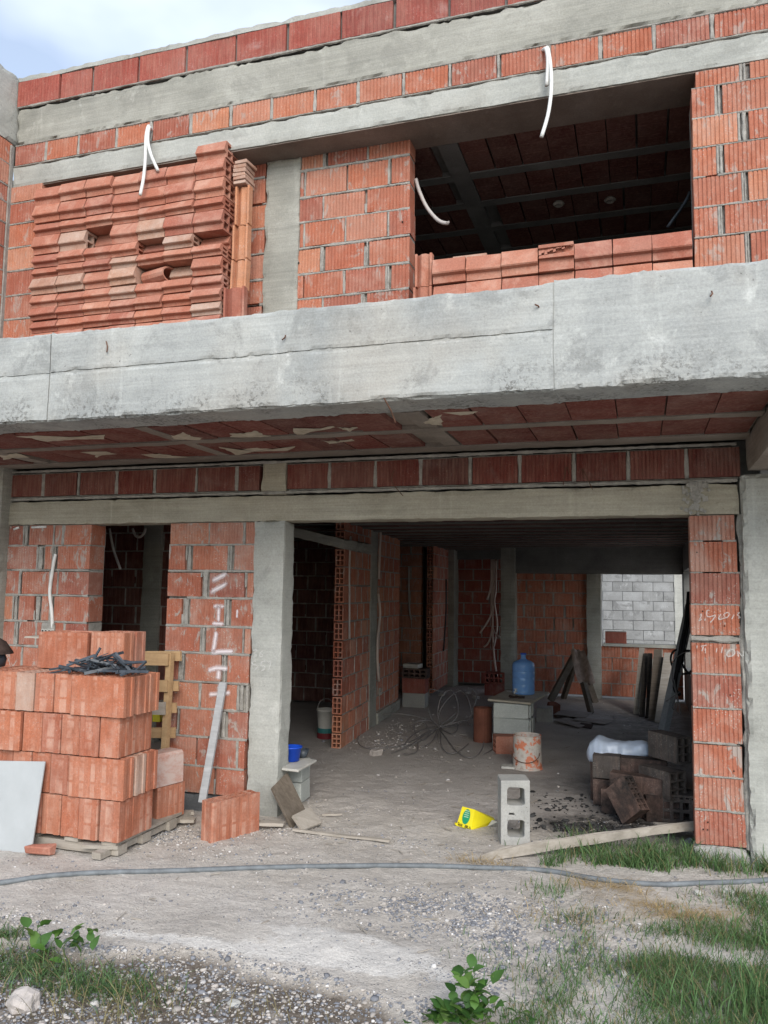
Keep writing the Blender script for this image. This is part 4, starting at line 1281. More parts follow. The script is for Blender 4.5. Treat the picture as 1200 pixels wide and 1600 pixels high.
def leaf_mesh(L, W, col):
    mb = MB()
    n = 5
    for i in range(n + 1):
        t = i / n
        w = W * math.sin(math.pi * t ** .75) * .5 * (1 if i not in (0, n) else .1)
        z = .10 * L * math.sin(t * 2.4) - .22 * L * t * t
        mb.v += [Vector((-w, L * t, z + .18 * w)), Vector((0, L * t, z)), Vector((w, L * t, z + .18 * w))]
    for i in range(n):
        for k in range(2):
            mb.f.append((i * 3 + k, i * 3 + k + 1, i * 3 + 3 + k + 1, i * 3 + 3 + k))
    me = mb.mesh('leaf', True)
    at = me.attributes.new('col', 'FLOAT_COLOR', 'POINT')
    at.data.foreach_set('color', np.tile(np.array([*col, 1], np.float32), len(me.vertices)))
    me.materials.append(M_LEAF)
    return me
LEAVES = [leaf_mesh(.055, .036, (.075, .165, .040)), leaf_mesh(.055, .030, (.095, .205, .040)), leaf_mesh(.055, .034, (.045, .115, .026)), leaf_mesh(.055, .028, (.12, .22, .05))]
def weed(label, base, leaves, stems, LS=1.15):
    root = thing('weed', label, 'plant', base)
    B = Vector(base)
    st = MB()
    for s in stems:
        st.tube([Vector(p) - B for p in s], .0028, 5, sub=3, taper=lambda t: 1 - .6 * t)
    me = st.mesh('stem', True)
    at = me.attributes.new('col', 'FLOAT_COLOR', 'POINT')
    at.data.foreach_set('color', np.tile(np.array([.10, .15, .05, 1], np.float32), len(me.vertices)))
    obj('stem', me, M_LEAF, root)
    for (p, sz, az, tilt) in leaves:
        o = obj('leaf', random.choice(LEAVES), None, root, Vector(p) - B, (tilt, random.uniform(-.4, .4), az))
        o.scale = (sz * LS, sz * LS, sz * LS)
    return root
b0 = (-0.638, -2.288, 0.000)
def px_leaves(lst, dy=.05):
    return [((p[0], p[1] + random.uniform(-dy, dy), p[2]), s, random.uniform(0, 6.28), random.uniform(.25, .9)) for p, s in lst]
YB = b0[1]
W1 = [(p, random.uniform(.7, 1.15)) for p in [(-0.636, -2.300, 0.176), (-0.612, -2.300, 0.168), (-0.653, -2.300, 0.157), (-0.595, -2.300, 0.148), (-0.668, -2.300, 0.137), (-0.634, -2.300, 0.151), (-0.685, -2.300, 0.098), (-0.709, -2.300, 0.074), (-0.612, -2.300, 0.109), (-0.636, -2.300, 0.092), (-0.595, -2.300, 0.099), (-0.571, -2.300, 0.089), (-0.619, -2.300, 0.068), (-0.653, -2.300, 0.062), (-0.685, -2.300, 0.048), (-0.721, -2.300, 0.033), (-0.746, -2.300, 0.015), (-0.583, -2.300, 0.060), (-0.557, -2.300, 0.051), (-0.605, -2.300, 0.045), (-0.636, -2.300, 0.038), (-0.667, -2.300, 0.024), (-0.709, -2.300, 0.012), (-0.528, -2.300, 0.038), (-0.783, -2.300, 0.005), (-0.820, -2.300, 0.008), (-0.453, -2.300, 0.050), (-0.407, -2.300, 0.049), (-0.810, -2.300, -0.018), (-0.746, -2.300, -0.012), (-0.624, -2.300, 0.022), (-0.583, -2.300, 0.029), (-0.684, -2.300, 0.003), (-0.660, -2.300, 0.002), (-0.547, -2.300, 0.026), (-0.721, -2.300, 0.051), (-0.668, -2.300, 0.078)]]
W1 += [((p[0] + random.gauss(0, .025), p[1], p[2] + random.gauss(-.005, .015)), random.uniform(.8, 1.25)) for p, s_ in W1 for _ in (0, 1)]
weed('leafy green weed growing at the bottom edge in front of the dark gravel', (b0[0], -2.30, gz(b0[0], -2.30)), px_leaves(W1), [[(b0[0], -2.30, gz(b0[0], -2.3)), (-0.619, -2.300, 0.099), (-0.622, -2.300, 0.178)], [(b0[0], -2.30, gz(b0[0], -2.3)), (-0.678, -2.330, 0.047), (-0.685, -2.330, 0.111)], [(b0[0], -2.30, gz(b0[0], -2.3)), (-0.569, -2.270, 0.026), (-0.577, -2.270, 0.065)]])
W2 = [(p, s) for p, s in zip([(-2.538, -2.330, 0.109), (-2.597, -2.330, 0.063), (-2.566, -2.330, 0.014), (-2.576, -2.330, -0.036), (-2.523, -2.330, -0.007), (-2.461, -2.330, 0.079), (-2.438, -2.330, 0.037), (-2.404, -2.330, 0.036), (-2.363, -2.330, 0.122), (-2.310, -2.330, 0.121), (-2.291, -2.330, 0.079), (-2.486, -2.330, 0.052), (-2.527, -2.330, -0.051), (-2.619, -2.330, 0.039), (-2.383, -2.330, 0.071), (-2.333, -2.330, 0.057)], [1.1, 1.1, 1.25, 1.0, .8, .7, .7, .6, .8, .9, .7, .6, .7, .7, .6, .6])]
b1 = (-2.377, -2.472, 0.000)
W2 += [((p[0] + random.gauss(0, .03), p[1], p[2] + random.gauss(-.01, .02)), random.uniform(.7, 1.2)) for p, s_ in W2]
weed('broad leaved bright green weed beside the pale stone on the left', (b1[0], -2.33, gz(b1[0], -2.33)), px_leaves(W2, .03), [[(b1[0], -2.33, gz(b1[0], -2.33)), (-2.531, -2.330, -0.003), (-2.564, -2.330, 0.087)], [(b1[0], -2.33, gz(b1[0], -2.33)), (-2.438, -2.330, 0.037), (-2.352, -2.330, 0.108)], [(b1[0], -2.33, gz(b1[0], -2.33)), (-2.498, -2.330, 0.029), (-2.461, -2.330, 0.079)]], 1.4)

# ------------------------------------------------------------------ writing on the walls
def strokes(name, lst, w, mat, parent, label=None, y=-.0065):
    mb = MB()
    fade = []
    for pl in lst:
        P = [Vector(p) for p in pl]
        if len(P) == 2:
            P = [P[0].lerp(P[1], k / 5) for k in range(6)]
        else:
            P = smooth_path(P, 4)
        N = len(P)
        base = len(mb.v)
        for i, p in enumerate(P):
            t = (P[min(i + 1, N - 1)] - P[max(i - 1, 0)]).normalized()
            s = Vector((-t.z, 0, t.x))
            e = min(1, min(i, N - 1 - i) / 1.2 + .25)
            for q, fd in ((-1, 0), (-.5, .42), (0, .95), (.5, .42), (1, 0)):
                ww = w * random.uniform(.85, 1.15)
                mb.v.append(Vector((p.x, y, p.z)) + s * ww * q)
                fade.append(fd * e)
        for i in range(N - 1):
            for k in range(4):
                mb.f.append((base + i * 5 + k, base + i * 5 + k + 1, base + i * 5 + 5 + k + 1, base + i * 5 + 5 + k))
    me = bpy.data.meshes.new(name)
    me.from_pydata([tuple(p) for p in mb.v], [], mb.f)
    at = me.attributes.new('fade', 'FLOAT', 'POINT')
    at.data.foreach_set('value', np.array(fade, np.float32))
    o = obj(name, me, mat, parent)
    if label: o['label'] = label
    return o
strokes('spray_mark', [[(-3.095, -0.006, 1.660), (-2.967, -0.006, 1.718)], [(-3.108, -0.006, 1.573), (-2.959, -0.006, 1.647)]], .026, M_SPRAY, house)
strokes('spray_mark', [[(-3.077, -0.006, 1.473), (-2.980, -0.006, 1.470)], [(-3.028, -0.006, 1.478), (-3.029, -0.006, 1.350)], [(-3.083, -0.006, 1.344), (-2.980, -0.006, 1.341)]], .022, M_SPRAY, house)
strokes('spray_mark', [[(-2.872, -0.006, 1.453), (-2.875, -0.006, 1.386)]], .012, M_SPRAY, house)
strokes('spray_mark', [[(-3.043, -0.006, 1.287), (-3.055, -0.006, 1.192), (-3.064, -0.006, 1.126)], [(-3.080, -0.006, 1.125), (-2.994, -0.006, 1.138), (-2.893, -0.006, 1.141)]], .025, M_SPRAY, house)
strokes('spray_mark', [[(-3.102, -0.006, 0.992), (-3.033, -0.006, 1.014), (-2.936, -0.006, 1.013)], [(-3.011, -0.006, 1.005), (-3.013, -0.006, 0.930)]], .027, M_SPRAY, house)
strokes('spray_mark', [[(-3.090, -0.006, 0.818), (-2.988, -0.006, 0.828), (-2.909, -0.006, 0.842)], [(-3.002, -0.006, 0.902), (-3.002, -0.006, 0.753)]], .024, M_SPRAY, house)
strokes('chalk_lettering', [[(-2.730, -0.006, 1.156), (-2.699, -0.006, 1.157), (-2.719, -0.006, 1.133), (-2.698, -0.006, 1.120), (-2.729, -0.006, 1.105)], [(-2.653, -0.006, 1.159), (-2.673, -0.006, 1.135), (-2.672, -0.007, 1.112), (-2.651, -0.006, 1.117), (-2.657, -0.006, 1.131), (-2.672, -0.006, 1.126)],
        [(-2.702, -0.006, 1.078), (-2.731, -0.006, 1.077)], [(-2.731, -0.006, 1.077), (-2.730, -0.006, 1.049)], [(-2.730, -0.006, 1.049), (-2.701, -0.006, 1.050), (-2.690, -0.006, 1.032), (-2.715, -0.006, 1.013)], [(-2.682, -0.006, 1.019), (-2.677, -0.006, 1.019)],
        [(-2.624, -0.006, 1.081), (-2.655, -0.006, 1.075), (-2.660, -0.006, 1.052), (-2.634, -0.006, 1.044), (-2.633, -0.006, 1.021), (-2.664, -0.007, 1.010)], [(-2.614, -0.006, 1.077), (-2.583, -0.006, 1.078)], [(-2.583, -0.006, 1.078), (-2.597, -0.006, 1.018)]], .0055, M_CHALK, house, 'chalk figures 36 and 5.57 on the column', -.0135)
strokes('chalk_lettering', [[(0.339, -0.006, 1.475), (0.350, -0.006, 1.487), (0.346, -0.006, 1.467), (0.334, -0.006, 1.443), (0.353, -0.006, 1.456)], [(0.368, -0.006, 1.444), (0.372, -0.006, 1.460)], [(0.399, -0.006, 1.508), (0.384, -0.006, 1.508), (0.383, -0.006, 1.472), (0.409, -0.006, 1.473), (0.431, -0.006, 1.481), (0.416, -0.006, 1.453), (0.397, -0.006, 1.433)], [(0.465, -0.006, 1.490), (0.449, -0.006, 1.466), (0.456, -0.006, 1.454), (0.475, -0.006, 1.462), (0.501, -0.006, 1.471), (0.509, -0.006, 1.491), (0.498, -0.006, 1.498), (0.479, -0.006, 1.486), (0.486, -0.006, 1.470)],
        [(0.522, -0.006, 1.456), (0.538, -0.006, 1.487)], [(0.556, -0.006, 1.495), (0.571, -0.006, 1.500), (0.556, -0.006, 1.484), (0.573, -0.006, 1.472), (0.559, -0.006, 1.464)]], .0055, M_CHALK, house, 'chalk scrawl across two bricks of the slim pier', -.0075)
strokes('chalk_lettering', [[(0.320, -0.006, 1.293), (0.319, -0.006, 1.273)], [(0.338, -0.006, 1.286), (0.379, -0.006, 1.295)], [(0.357, -0.006, 1.290), (0.348, -0.006, 1.255)], [(0.367, -0.006, 1.279), (0.367, -0.006, 1.244)], [(0.434, -0.006, 1.281), (0.429, -0.006, 1.250)], [(0.467, -0.006, 1.290), (0.458, -0.006, 1.247)], [(0.510, -0.006, 1.272), (0.491, -0.006, 1.252), (0.494, -0.006, 1.233), (0.516, -0.006, 1.233), (0.535, -0.006, 1.250), (0.532, -0.006, 1.269), (0.510, -0.006, 1.272)], [(0.550, -0.006, 1.270), (0.556, -0.006, 1.227)], [(0.550, -0.006, 1.266), (0.581, -0.006, 1.228)], [(0.581, -0.006, 1.228), (0.586, -0.006, 1.275)]], .0055, M_CHALK, house, None, -.0075)
hl = MB()
for p in [(0.358, -0.005, 1.503), (0.481, -0.005, 1.415), (0.569, -0.005, 1.441), (0.357, -0.005, 0.229), (0.330, -0.005, 0.185), (0.355, -0.005, 0.184), (0.512, -0.005, 0.544), (0.333, -0.005, 1.870), (0.503, -0.005, 0.997)]:
    hl.tube([(p[0], -.0045, p[2]), (p[0], -.001, p[2])], .0045, 8)
obj('nail_hole', hl, M_CHAR, house)
hl = MB()
for p in [(-2.445, -0.020, 4.484), (-2.440, -0.020, 4.276), (-2.434, -0.020, 4.068), (-1.618, -0.020, 4.283)]:
    hl.tube([(p[0], -.026, p[2]), (p[0], -.02, p[2])], .006, 8)
obj('nail_hole', hl, M_CHAR, house)

# ------------------------------------------------------------------ conduits that hang out of the walls
def cable(name, label, cat, paths, r, mat, n=8, sub=4, group=None):
    mb = MB()
    for p in paths:
        mb.tube(p, r, n, sub=sub)
    return tag(obj(name, mb, mat, None, (0, 0, 0), (0, 0, 0), True), label, cat, group)
cable('conduit', 'two white conduit ends hanging out above the stacked clay blocks', 'conduit', [[(-3.638, -0.240, 5.210), (-3.628, -0.290, 5.211), (-3.618, -0.330, 5.092), (-3.594, -0.360, 4.889), (-3.575, -0.400, 4.710), (-3.583, -0.420, 4.574)], [(-3.626, -0.240, 5.203), (-3.607, -0.310, 5.180), (-3.599, -0.330, 5.063), (-3.551, -0.350, 4.929), (-3.475, -0.360, 4.783)]], .0125, M_WHITE, 10)
cable('conduit', 'white conduit pair dangling over the wide upstairs opening', 'conduit', [[(-0.563, -0.240, 5.245), (-0.537, -0.290, 5.224), (-0.513, -0.330, 5.039), (-0.511, -0.360, 4.863), (-0.530, -0.380, 4.700), (-0.570, -0.400, 4.546)], [(-0.576, -0.240, 5.253), (-0.549, -0.290, 5.222), (-0.535, -0.310, 5.124), (-0.542, -0.330, 4.937)]], .0125, M_WHITE, 10)
cable('conduit', 'white conduit curving out of the left side of the upstairs opening', 'conduit', [[(-1.553, 0.100, 4.663), (-1.527, 0.100, 4.569), (-1.467, 0.100, 4.432), (-1.378, 0.080, 4.312), (-1.306, 0.060, 4.269), (-1.299, 0.050, 4.278)]], .014, M_GREYPIPE, 10)
cable('conduit', 'grey conduit hanging in the dark right end of the upstairs opening', 'conduit', [[(0.384, 0.600, 4.530), (0.338, 0.600, 4.439), (0.224, 0.600, 4.283)]], .012, M_BLACKP)
cable('conduit', 'white conduit let into the brick pier above the socket boxes', 'conduit', [[(-4.535, -0.003, 1.865), (-4.544, -0.010, 1.792), (-4.564, -0.010, 1.626), (-4.563, -0.012, 1.533), (-4.538, -0.010, 1.405), (-4.529, -0.002, 1.267)]], .0135, M_WHITE, 10)
cable('conduit', 'short white conduit lengths showing under the beam at the far left', 'conduit', [[(-4.964, -0.006, 2.073), (-4.911, -0.008, 2.088)], [(-4.783, -0.006, 2.087), (-4.640, -0.008, 2.090)]], .010, M_WHITE, 8, 0)
cable('conduit', 'grey conduits hanging inside the dark doorway', 'conduit', [[(-4.678, 0.800, 2.137), (-4.677, 0.800, 1.996), (-4.712, 0.800, 1.867), (-4.743, 0.750, 1.749)], [(-4.630, 0.800, 2.136), (-4.578, 0.800, 1.949), (-4.457, 0.750, 1.768)], [(-4.454, 0.900, 2.142), (-4.417, 0.900, 2.077), (-4.368, 0.900, 2.065), (-4.329, 0.900, 2.100), (-4.318, 0.900, 2.141)]], .012, M_GREYPIPE)
cable('conduit', 'white conduit running down the partition wall to a socket', 'conduit', [[(-3.020, 3.876, 2.340), (-3.030, 3.870, 2.012), (-3.040, 3.888, 1.741)], [(-3.030, 3.840, 1.563), (-3.030, 3.926, 1.316), (-3.030, 3.839, 1.013), (-3.030, 3.853, 0.710), (-3.040, 3.941, 0.519)]], .016, M_PINKPIPE)
cable('conduit', 'thin grey conduit in the chase near the hollow end of the partition', 'conduit', [[(-2.930, 2.571, 2.172), (-2.945, 2.587, 1.888), (-2.950, 2.620, 1.484), (-2.950, 2.640, 1.094)]], .012, M_GREYPIPE)
cable('conduit_bundle', 'bundle of pale conduits dangling down the back wall', 'conduits', [[(-2.452, 8.300, 2.160), (-2.454, 8.250, 1.711), (-2.511, 8.200, 1.472)], [(-2.441, 8.300, 2.160), (-2.449, 8.250, 1.440), (-2.456, 8.200, 1.192), (-2.612, 8.100, 0.913)], [(-2.419, 8.300, 2.160), (-2.426, 8.250, 1.440), (-2.417, 8.200, 1.032), (-2.469, 8.150, 0.776), (-2.547, 8.100, 0.681)], [(-2.408, 8.300, 2.160), (-2.405, 8.250, 1.603), (-2.413, 8.200, 1.000), (-2.266, 8.100, 0.849)], [(-2.375, 8.300, 2.138), (-2.367, 8.250, 1.647), (-2.390, 8.220, 1.441), (-2.337, 8.200, 1.045), (-2.379, 8.100, 0.697)], [(-2.417, 8.200, 1.000), (-2.397, 8.150, 0.704), (-2.359, 8.100, 0.413), (-2.312, 8.050, 0.178)]], .016, M_PINKPIPE)
cable('cable', 'black cable hanging beside the lit brick strip at the back', 'cable', [[(-3.084, 7.600, 1.804), (-3.081, 7.600, 1.330), (-3.101, 7.600, 0.912), (-3.109, 7.550, 0.634)]], .014, M_RUBBER)
cable('conduit', 'pale conduit hanging in the dark recess behind the partition', 'conduit', [[(-3.496, 6.800, 1.988), (-3.491, 6.800, 1.536), (-3.478, 6.800, 1.287), (-3.431, 6.750, 1.160)]], .014, M_GREYPIPE)
def socket(label, p, fwd, holes=4):
    root = thing('socket_box', label, 'socket box', p)
    w = .05 * holes
    root.scale = (.62, .62, .62)
    mb = MB()
    for k in range(6):
        mb.quadbox(-w / 2 - .01 + random.uniform(0, .02), w / 2 + random.uniform(-.01, .01), -.012, .02, -.05 + k * .006, .045 + k * .008, None, .006)
    b = obj('cement_bed', mb, M_MORTAR, root, (0, 0, 0), (0, 0, fwd))
    for k in range(holes):
        x = -w / 2 + .025 + k * .05
        f = MB().quadbox(x - .02, x + .02, -.022, 0, -.045, .0, None, .002)
        obj('box', f, M_TILE, root, (0, 0, 0), (0, 0, fwd))
        obj('opening', MB().quadbox(x - .012, x + .012, -.0235, -.02, -.036, -.012, None, .002), M_CHAR, root, (0, 0, 0), (0, 0, fwd))
    return root
socket('pair of open socket boxes bedded in cement on the left brick pier', (-4.565, -0.004, 1.261), 0, 4)
socket('socket box with loose wire on the partition wall', (-3.060, 4.059, 0.368), R(95), 2)

# ------------------------------------------------------------------ clay blocks stacked upstairs
def block_profile(h, d, lip=.36, s=.022, k=0.0):
    return [(.032 + k, h), (.012 + k, h * .66), (.0 + k, h * (lip + .05)), (.004 + k, h * lip), (.030 + k, h * (lip - .06)), (.034 + k, .004), (d, .004), (d, h)]
def clay_block(L, h, d, holes=True, j=.0015):
    prof = block_profile(h - .004, d)
    hs = grid_holes(.044, d - .008, .012, h - .016, 2, 2, .014) if holes else []
    return MB().extrude(prof, L, hs, None, j)
ORD = ['first', 'second', 'third', 'fourth', 'fifth', 'sixth', 'seventh', 'eighth', 'ninth', 'tenth', 'eleventh', 'twelfth']
HS = [.150, .150, .103, .160, .108, .093, .139, .108, .103, .100, .10]
z = 4.826
colx = [-4.645, -4.392, -4.142, -3.895, -3.655, -3.415, -3.165, -2.915]
special = {(3, 2): 'gap', (4, 4): 'recess', (4, 6): 'recess', (6, 1): 'pale', (6, 0): 'pale', (3, 4): 'pale', (6, 3): 'pale', (6, 4): 'broken', (6, 5): 'recess_pale', (4, 5): 'pale', (5, 3): 'pale', (7, 3): 'pale', (9, 6): 'pale', (3, 1): 'ash'}
def stackblock(L, h, x, y, z, mat, label, hl=True):
    o = obj('clay_block', clay_block(L, h, .21, hl), mat, None, (x, y, z), (random.uniform(-.02, .02), random.uniform(-.015, .015), random.uniform(-.02, .02)))
    return tag(o, label, 'clay block', 'clay blocks in the tall upstairs stack')
shift = 0.0
for r_, h in enumerate(HS):
    z -= h
    for c in range(7):
        sp = special.get((r_, c))
        x0 = colx[c] + .03 * (r_ / 10) * (1 if c < 3 else .3)
        L = colx[c + 1] - colx[c] - .007
        y = -.355 + random.uniform(-.014, .010)
        st = 'pale dusty' if sp in ('pale', 'recess_pale', 'ash') else ('broken open' if sp == 'broken' else 'red')
        if sp in ('recess', 'recess_pale'): y += .11
        if sp == 'gap': y += .14
        mat = M_ASH if sp in ('pale', 'recess_pale', 'ash') else M_NEW
        lab = '%s clay block, %s row, %s column from right, tall upstairs stack' % (st, ORD[r_], ORD[6 - c])
        if sp == 'broken':
            mb = MB()
            t = .012
            ring = []
            for k in range(14):
                a = 2 * math.pi * k / 14
                ring.append((.10 + .085 * math.cos(a), h * .5 + h * .46 * math.sin(a)))
            inner = [(.10 + (u - .10) * .86, h * .5 + (w - h * .5) * .78) for u, w in ring]
            mb.extrude(ring, L, [inner], Matrix.Translation((0, -.0, 0)) @ Matrix.Rotation(R(-14), 4, 'Z'))
            o = tag(obj('clay_block', mb, M_NEW, None, (x0, y + .06, z)), lab, 'clay block', 'clay blocks in the tall upstairs stack')
            continue
        stackblock(L, h, x0, y, z, mat, lab, c == 6 or (r_, c) in ((3, 1), (4, 3), (4, 5)))
stackblock(.25, .135, -3.165, -.345, 4.786 + .04 - .0, M_NEW, 'single red clay block on top of the right end of the upstairs stack')
# upright channel blocks and thin tiles between the stack and the column
def channel(w, d, t=.016):
    return [(0, 0), (w, 0), (w, -d), (w - t, -d), (w - t, -t), (w * .62, -t * 2.6), (w * .38, -t * 2.6), (t, -t), (t, -d), (0, -d)]
zz = 4.62
for k, (h, dx, w, mat) in enumerate(((.30, .0, .115, M_CHANNEL), (.27, -.012, .125, M_CHANNEL), (.235, -.02, .13, M_CHANNEL), (.25, -.035, .165, M_NEW), (.26, -.03, .15, M_CHANNEL))):
    zz -= h
    M = Matrix(((0, 1, 0, 0), (0, 0, 1, 0), (1, 0, 0, 0), (0, 0, 0, 1)))
    mb = MB().extrude([(a, b) for a, b in channel(w, .06)], h - .004, (), M, .001)
    tag(obj('channel_block', mb, mat, None, (-2.862 + dx, -.20 - (.06 if k == 3 else 0), zz), (random.uniform(-.03, .03), random.uniform(-.02, .02), random.uniform(-.05, .05))),
        'upright ribbed clay channel block, %s from the top of the narrow column' % ORD[k], 'clay block', 'upright channel blocks')
for k in range(6):
    bm_ = MB().quadbox(0, .10, 0, .16, 0, .027, None, .003).mesh('thin_tile')
    tag(obj('thin_tile', bevel(bm_, .003), M_ASH, None, (-2.87 + random.uniform(-.008, .008), -.28, 4.625 + k * .0315), (R(3), 0, random.uniform(-.05, .05))), 'thin pale clay tile, %s from the bottom of the small pile under the lintel' % ORD[k], 'tile', 'thin tiles under the lintel')

# blocks along the sill of the wide opening
sx = [-1.317, -1.087, -0.846, -0.603, -0.375, -0.138, 0.100, 0.339]
for row, (za, h) in enumerate(((3.445, .232), (3.68, .175))):
    for c in range(7):
        L = sx[c + 1] - sx[c] - .006
        lab = 'red clay block on the upstairs sill, %s row, %s from the right' % (('lower', 'upper')[row], ORD[6 - c])
        if row == 1 and c == 3:
            mb = MB()
            n = 12
            for i in range(n + 1):
                x = L * i / n
                top = h - .012 - .06 * (1 - i / n) + .012 * math.sin(i * 1.9) + .014 * noise.noise(Vector((i * .7, 3, 1)))
                bot = h * .40 - .03 * (i / n)
                mb.v += [Vector((x, .006, min(top, h))), Vector((x, .022, min(top, h))), Vector((x, .012, h * .86 if i > 5 else min(top, h) + .004))]
            for i in range(n):
                b = i * 3
                mb.f.append((b, b + 3, b + 4, b + 1))
            mb.quadbox(0, L, .03, .045, 0, h * .9)
            mb.quadbox(0, L, .0, .20, h * .88, h, None, .003)
            mb.quadbox(0, L, .004, .16, h * .50, h * .62, None, .006)
            mb.quadbox(0, L, .01, .16, .0, .02)
            for i in range(n):
                x0_, x1_ = L * i / n, L * (i + 1) / n
                lo = h * (.62 - .25 * 0) + .05 * (i / n) + .01 * math.sin(i * 2.2)
                mb.v += [Vector((x0_, .003, lo)), Vector((x1_, .003, lo + .004)), Vector((x1_, .028, h)), Vector((x0_, .028, h))]
                b = len(mb.v) - 4
                mb.f.append((b, b + 1, b + 2, b + 3))
            lab = 'red clay block with its face broken out, upper row on the upstairs sill'
        else:
            mb = clay_block(L, h, .2, False)
        tag(obj('clay_block', mb, M_NEW, None, (sx[c], -.315 + (.012 if row == 0 else 0) + random.uniform(-.006, .006), za), (0, random.uniform(-.012, .012), random.uniform(-.015, .015))), lab, 'clay block', 'clay blocks along the upstairs sill')
tag(obj('clay_block', clay_block(.24, .14, .18, False), M_ASH, None, (-1.239, -.05, 3.84)), 'single clay block lying behind the row on the sill', 'clay block', 'clay blocks along the upstairs sill')
M = Matrix(((0, 1, 0, 0), (0, 0, 1, 0), (1, 0, 0, 0), (0, 0, 0, 1)))
for k, (h, z0, w) in enumerate(((.235, 3.445, .13), (.23, 3.685, .12))):
    tag(obj('channel_block', MB().extrude(channel(w, .05), h, (), M, .001), M_NEW, None, (-1.460 + .01 * k, -.22, z0), (0, 0, random.uniform(-.04, .04))), 'upright clay channel block at the left end of the sill row, %s one' % ('lower', 'upper')[k], 'clay block', 'clay blocks along the upstairs sill')

# ------------------------------------------------------------------ bricks on the pallet
BL, BT, BH = .393, .1355, .2375
def pallet_brick(variant=0):
    prof = []
    L, T = BL, BT
    def edge(a, b, n, d):
        a, b = Vector((*a, 0)), Vector((*b, 0))
        t = (b - a).normalized()
        s = Vector((-t.y, t.x, 0))
        out = []
        for i in range(n):
            p0 = a + (b - a) * ((i + .10) / n)
            p1 = a + (b - a) * ((i + .72) / n)
            p2 = a + (b - a) * ((i + .80) / n)
            p3 = a + (b - a) * ((i + 1.0) / n)
            out += [p0, p1, p2 + s * d, p3 + s * d]
        return [(p.x, p.y) for p in out]
    prof += edge((0.006, 0), (L - .006, 0), 5, .0016)
    prof += [(L, .008), (L, T * .28), (L - .007, T * .32), (L - .007, T * .68), (L, T * .72), (L, T - .008)]
    prof += edge((L - .006, T), (.006, T), 5, .0016)
    prof += [(0, T - .008), (0, T * .72), (.007, T * .68), (.007, T * .32), (0, T * .28), (0, .008)]
    mb = MB().extrude(prof, BH, grid_holes(.015, L - .015, .012, T - .012, 7, 2, .013), Matrix(((0, 1, 0, 0), (0, 0, 1, 0), (1, 0, 0, 0), (0, 0, 0, 1))), .0012)
    return mb.mesh('stacked_brick')
PBM = [pallet_brick(k) for k in range(3)]
for m_ in PBM: m_.materials.append(M_PALLET)
def pb(x, y, z, along, label, mat=None, rz=0.0, group='new hollow bricks stacked on the pallet', rx=0.0):
    """along 'x': long side faces the front, min corner x, y; along 'y': end faces the front."""
    o = bpy.data.objects.new('stacked_brick', random.choice(PBM))
    COL.objects.link(o)
    if mat:
        me = o.data.copy(); me.materials.clear(); me.materials.append(mat); o.data = me
    a = random.uniform(-.022, .022) + rz
    x += random.uniform(-.004, .004); y += random.uniform(-.010, .010)
    if along == 'x' and group: o.scale = (1, .85, 1)
    if along == 'y' and group: o.scale = (.90, 1, 1)
    if along == 'x':
        o.location = (x, y, z); o.rotation_euler = (rx, 0, a)
    else:
        o.location = (x + BT, y, z); o.rotation_euler = (0, 0, R(90) + a)
    tag(o, label, 'brick', group)
    return o
X0, Y0, ZB = -3.005, -1.165, .085
PT = .1425
CN = ['bottom', 'second', 'third', 'top']
XOFF = (0, .018, -.028, .006)
for lv in range(4):
    z = ZB + lv * .2445
    X0 = -3.005 + XOFF[lv]
    if lv in (0, 2):
        for k in range(5):
            pb(X0 - PT * (k + 1) + .004, Y0 + random.uniform(-.008, .008), z, 'y', 'red hollow brick end on in the %s pallet layer, %s from right corner' % (CN[lv], ORD[k]), rz=.0)
        if lv == 2:
            pb(X0 - PT * 5 - BL - .0, Y0 - .01, z, 'x', 'long red brick in the third pallet layer, left of the end on bricks')
            pb(X0 - PT * 5 - BL - .0, Y0 + BT, z, 'x', 'red hollow brick behind the long one in the third pallet layer')
        else:
            pb(X0 - PT * 5 - BL - .0, Y0 + .03, z, 'x', 'long red hollow brick in the bottom pallet layer behind the white board')
    else:
        xr = X0
        for k in range(3):
            pb(xr - BL, Y0 + k * .122 + (.006 if k else -.008), z, 'x', 'red hollow brick lying lengthwise in the %s pallet layer, %s row back' % (CN[lv], ORD[k]), M_ASH if (lv == 1 and k == 1) else None)
        for k in range(5):
            pb(xr - BL - PT * (k + 1) - .004, Y0 + .015 + random.uniform(-.006, .006), z, 'y', 'red hollow brick end on in the %s layer, %s left of long corner brick' % (CN[lv], ORD[k]), M_ASH if (lv == 3 and k == 2) else None)
zt = ZB + 4 * .2445
pb(-3.875, -.93, zt, 'x', 'long red brick standing on top of the pallet stack, left one of the top row')
pb(-3.875, -.805, zt, 'x', 'red brick standing behind the long left one on top of the pallet stack')
for k in range(2):
    o_ = pb(-3.474, -.90 + .125 * k, zt + .002, 'x', 'shorter red brick at the right end of the top row, %s row back' % ORD[k])
    o_.scale = (.66, .85, 1.02)
t_ = MB().quadbox(0, .17, 0, .10, 0, .045, None, .003).mesh('half_brick'); bevel(t_, .004)
tag(obj('half_brick', t_, M_NEW, None, (-3.694, -0.820, 1.262), (0, 0, R(4))), 'small flat brick piece lying on the top row of the pallet stack', 'brick')
tag(obj('board_scrap', board_mesh('board_scrap', .26, .12, .012), M_GREYWOOD, None, (-4.027, -0.820, 1.252), (0, 0, R(3))), 'thin grey scrap lying on the top left brick of the stack', 'board')
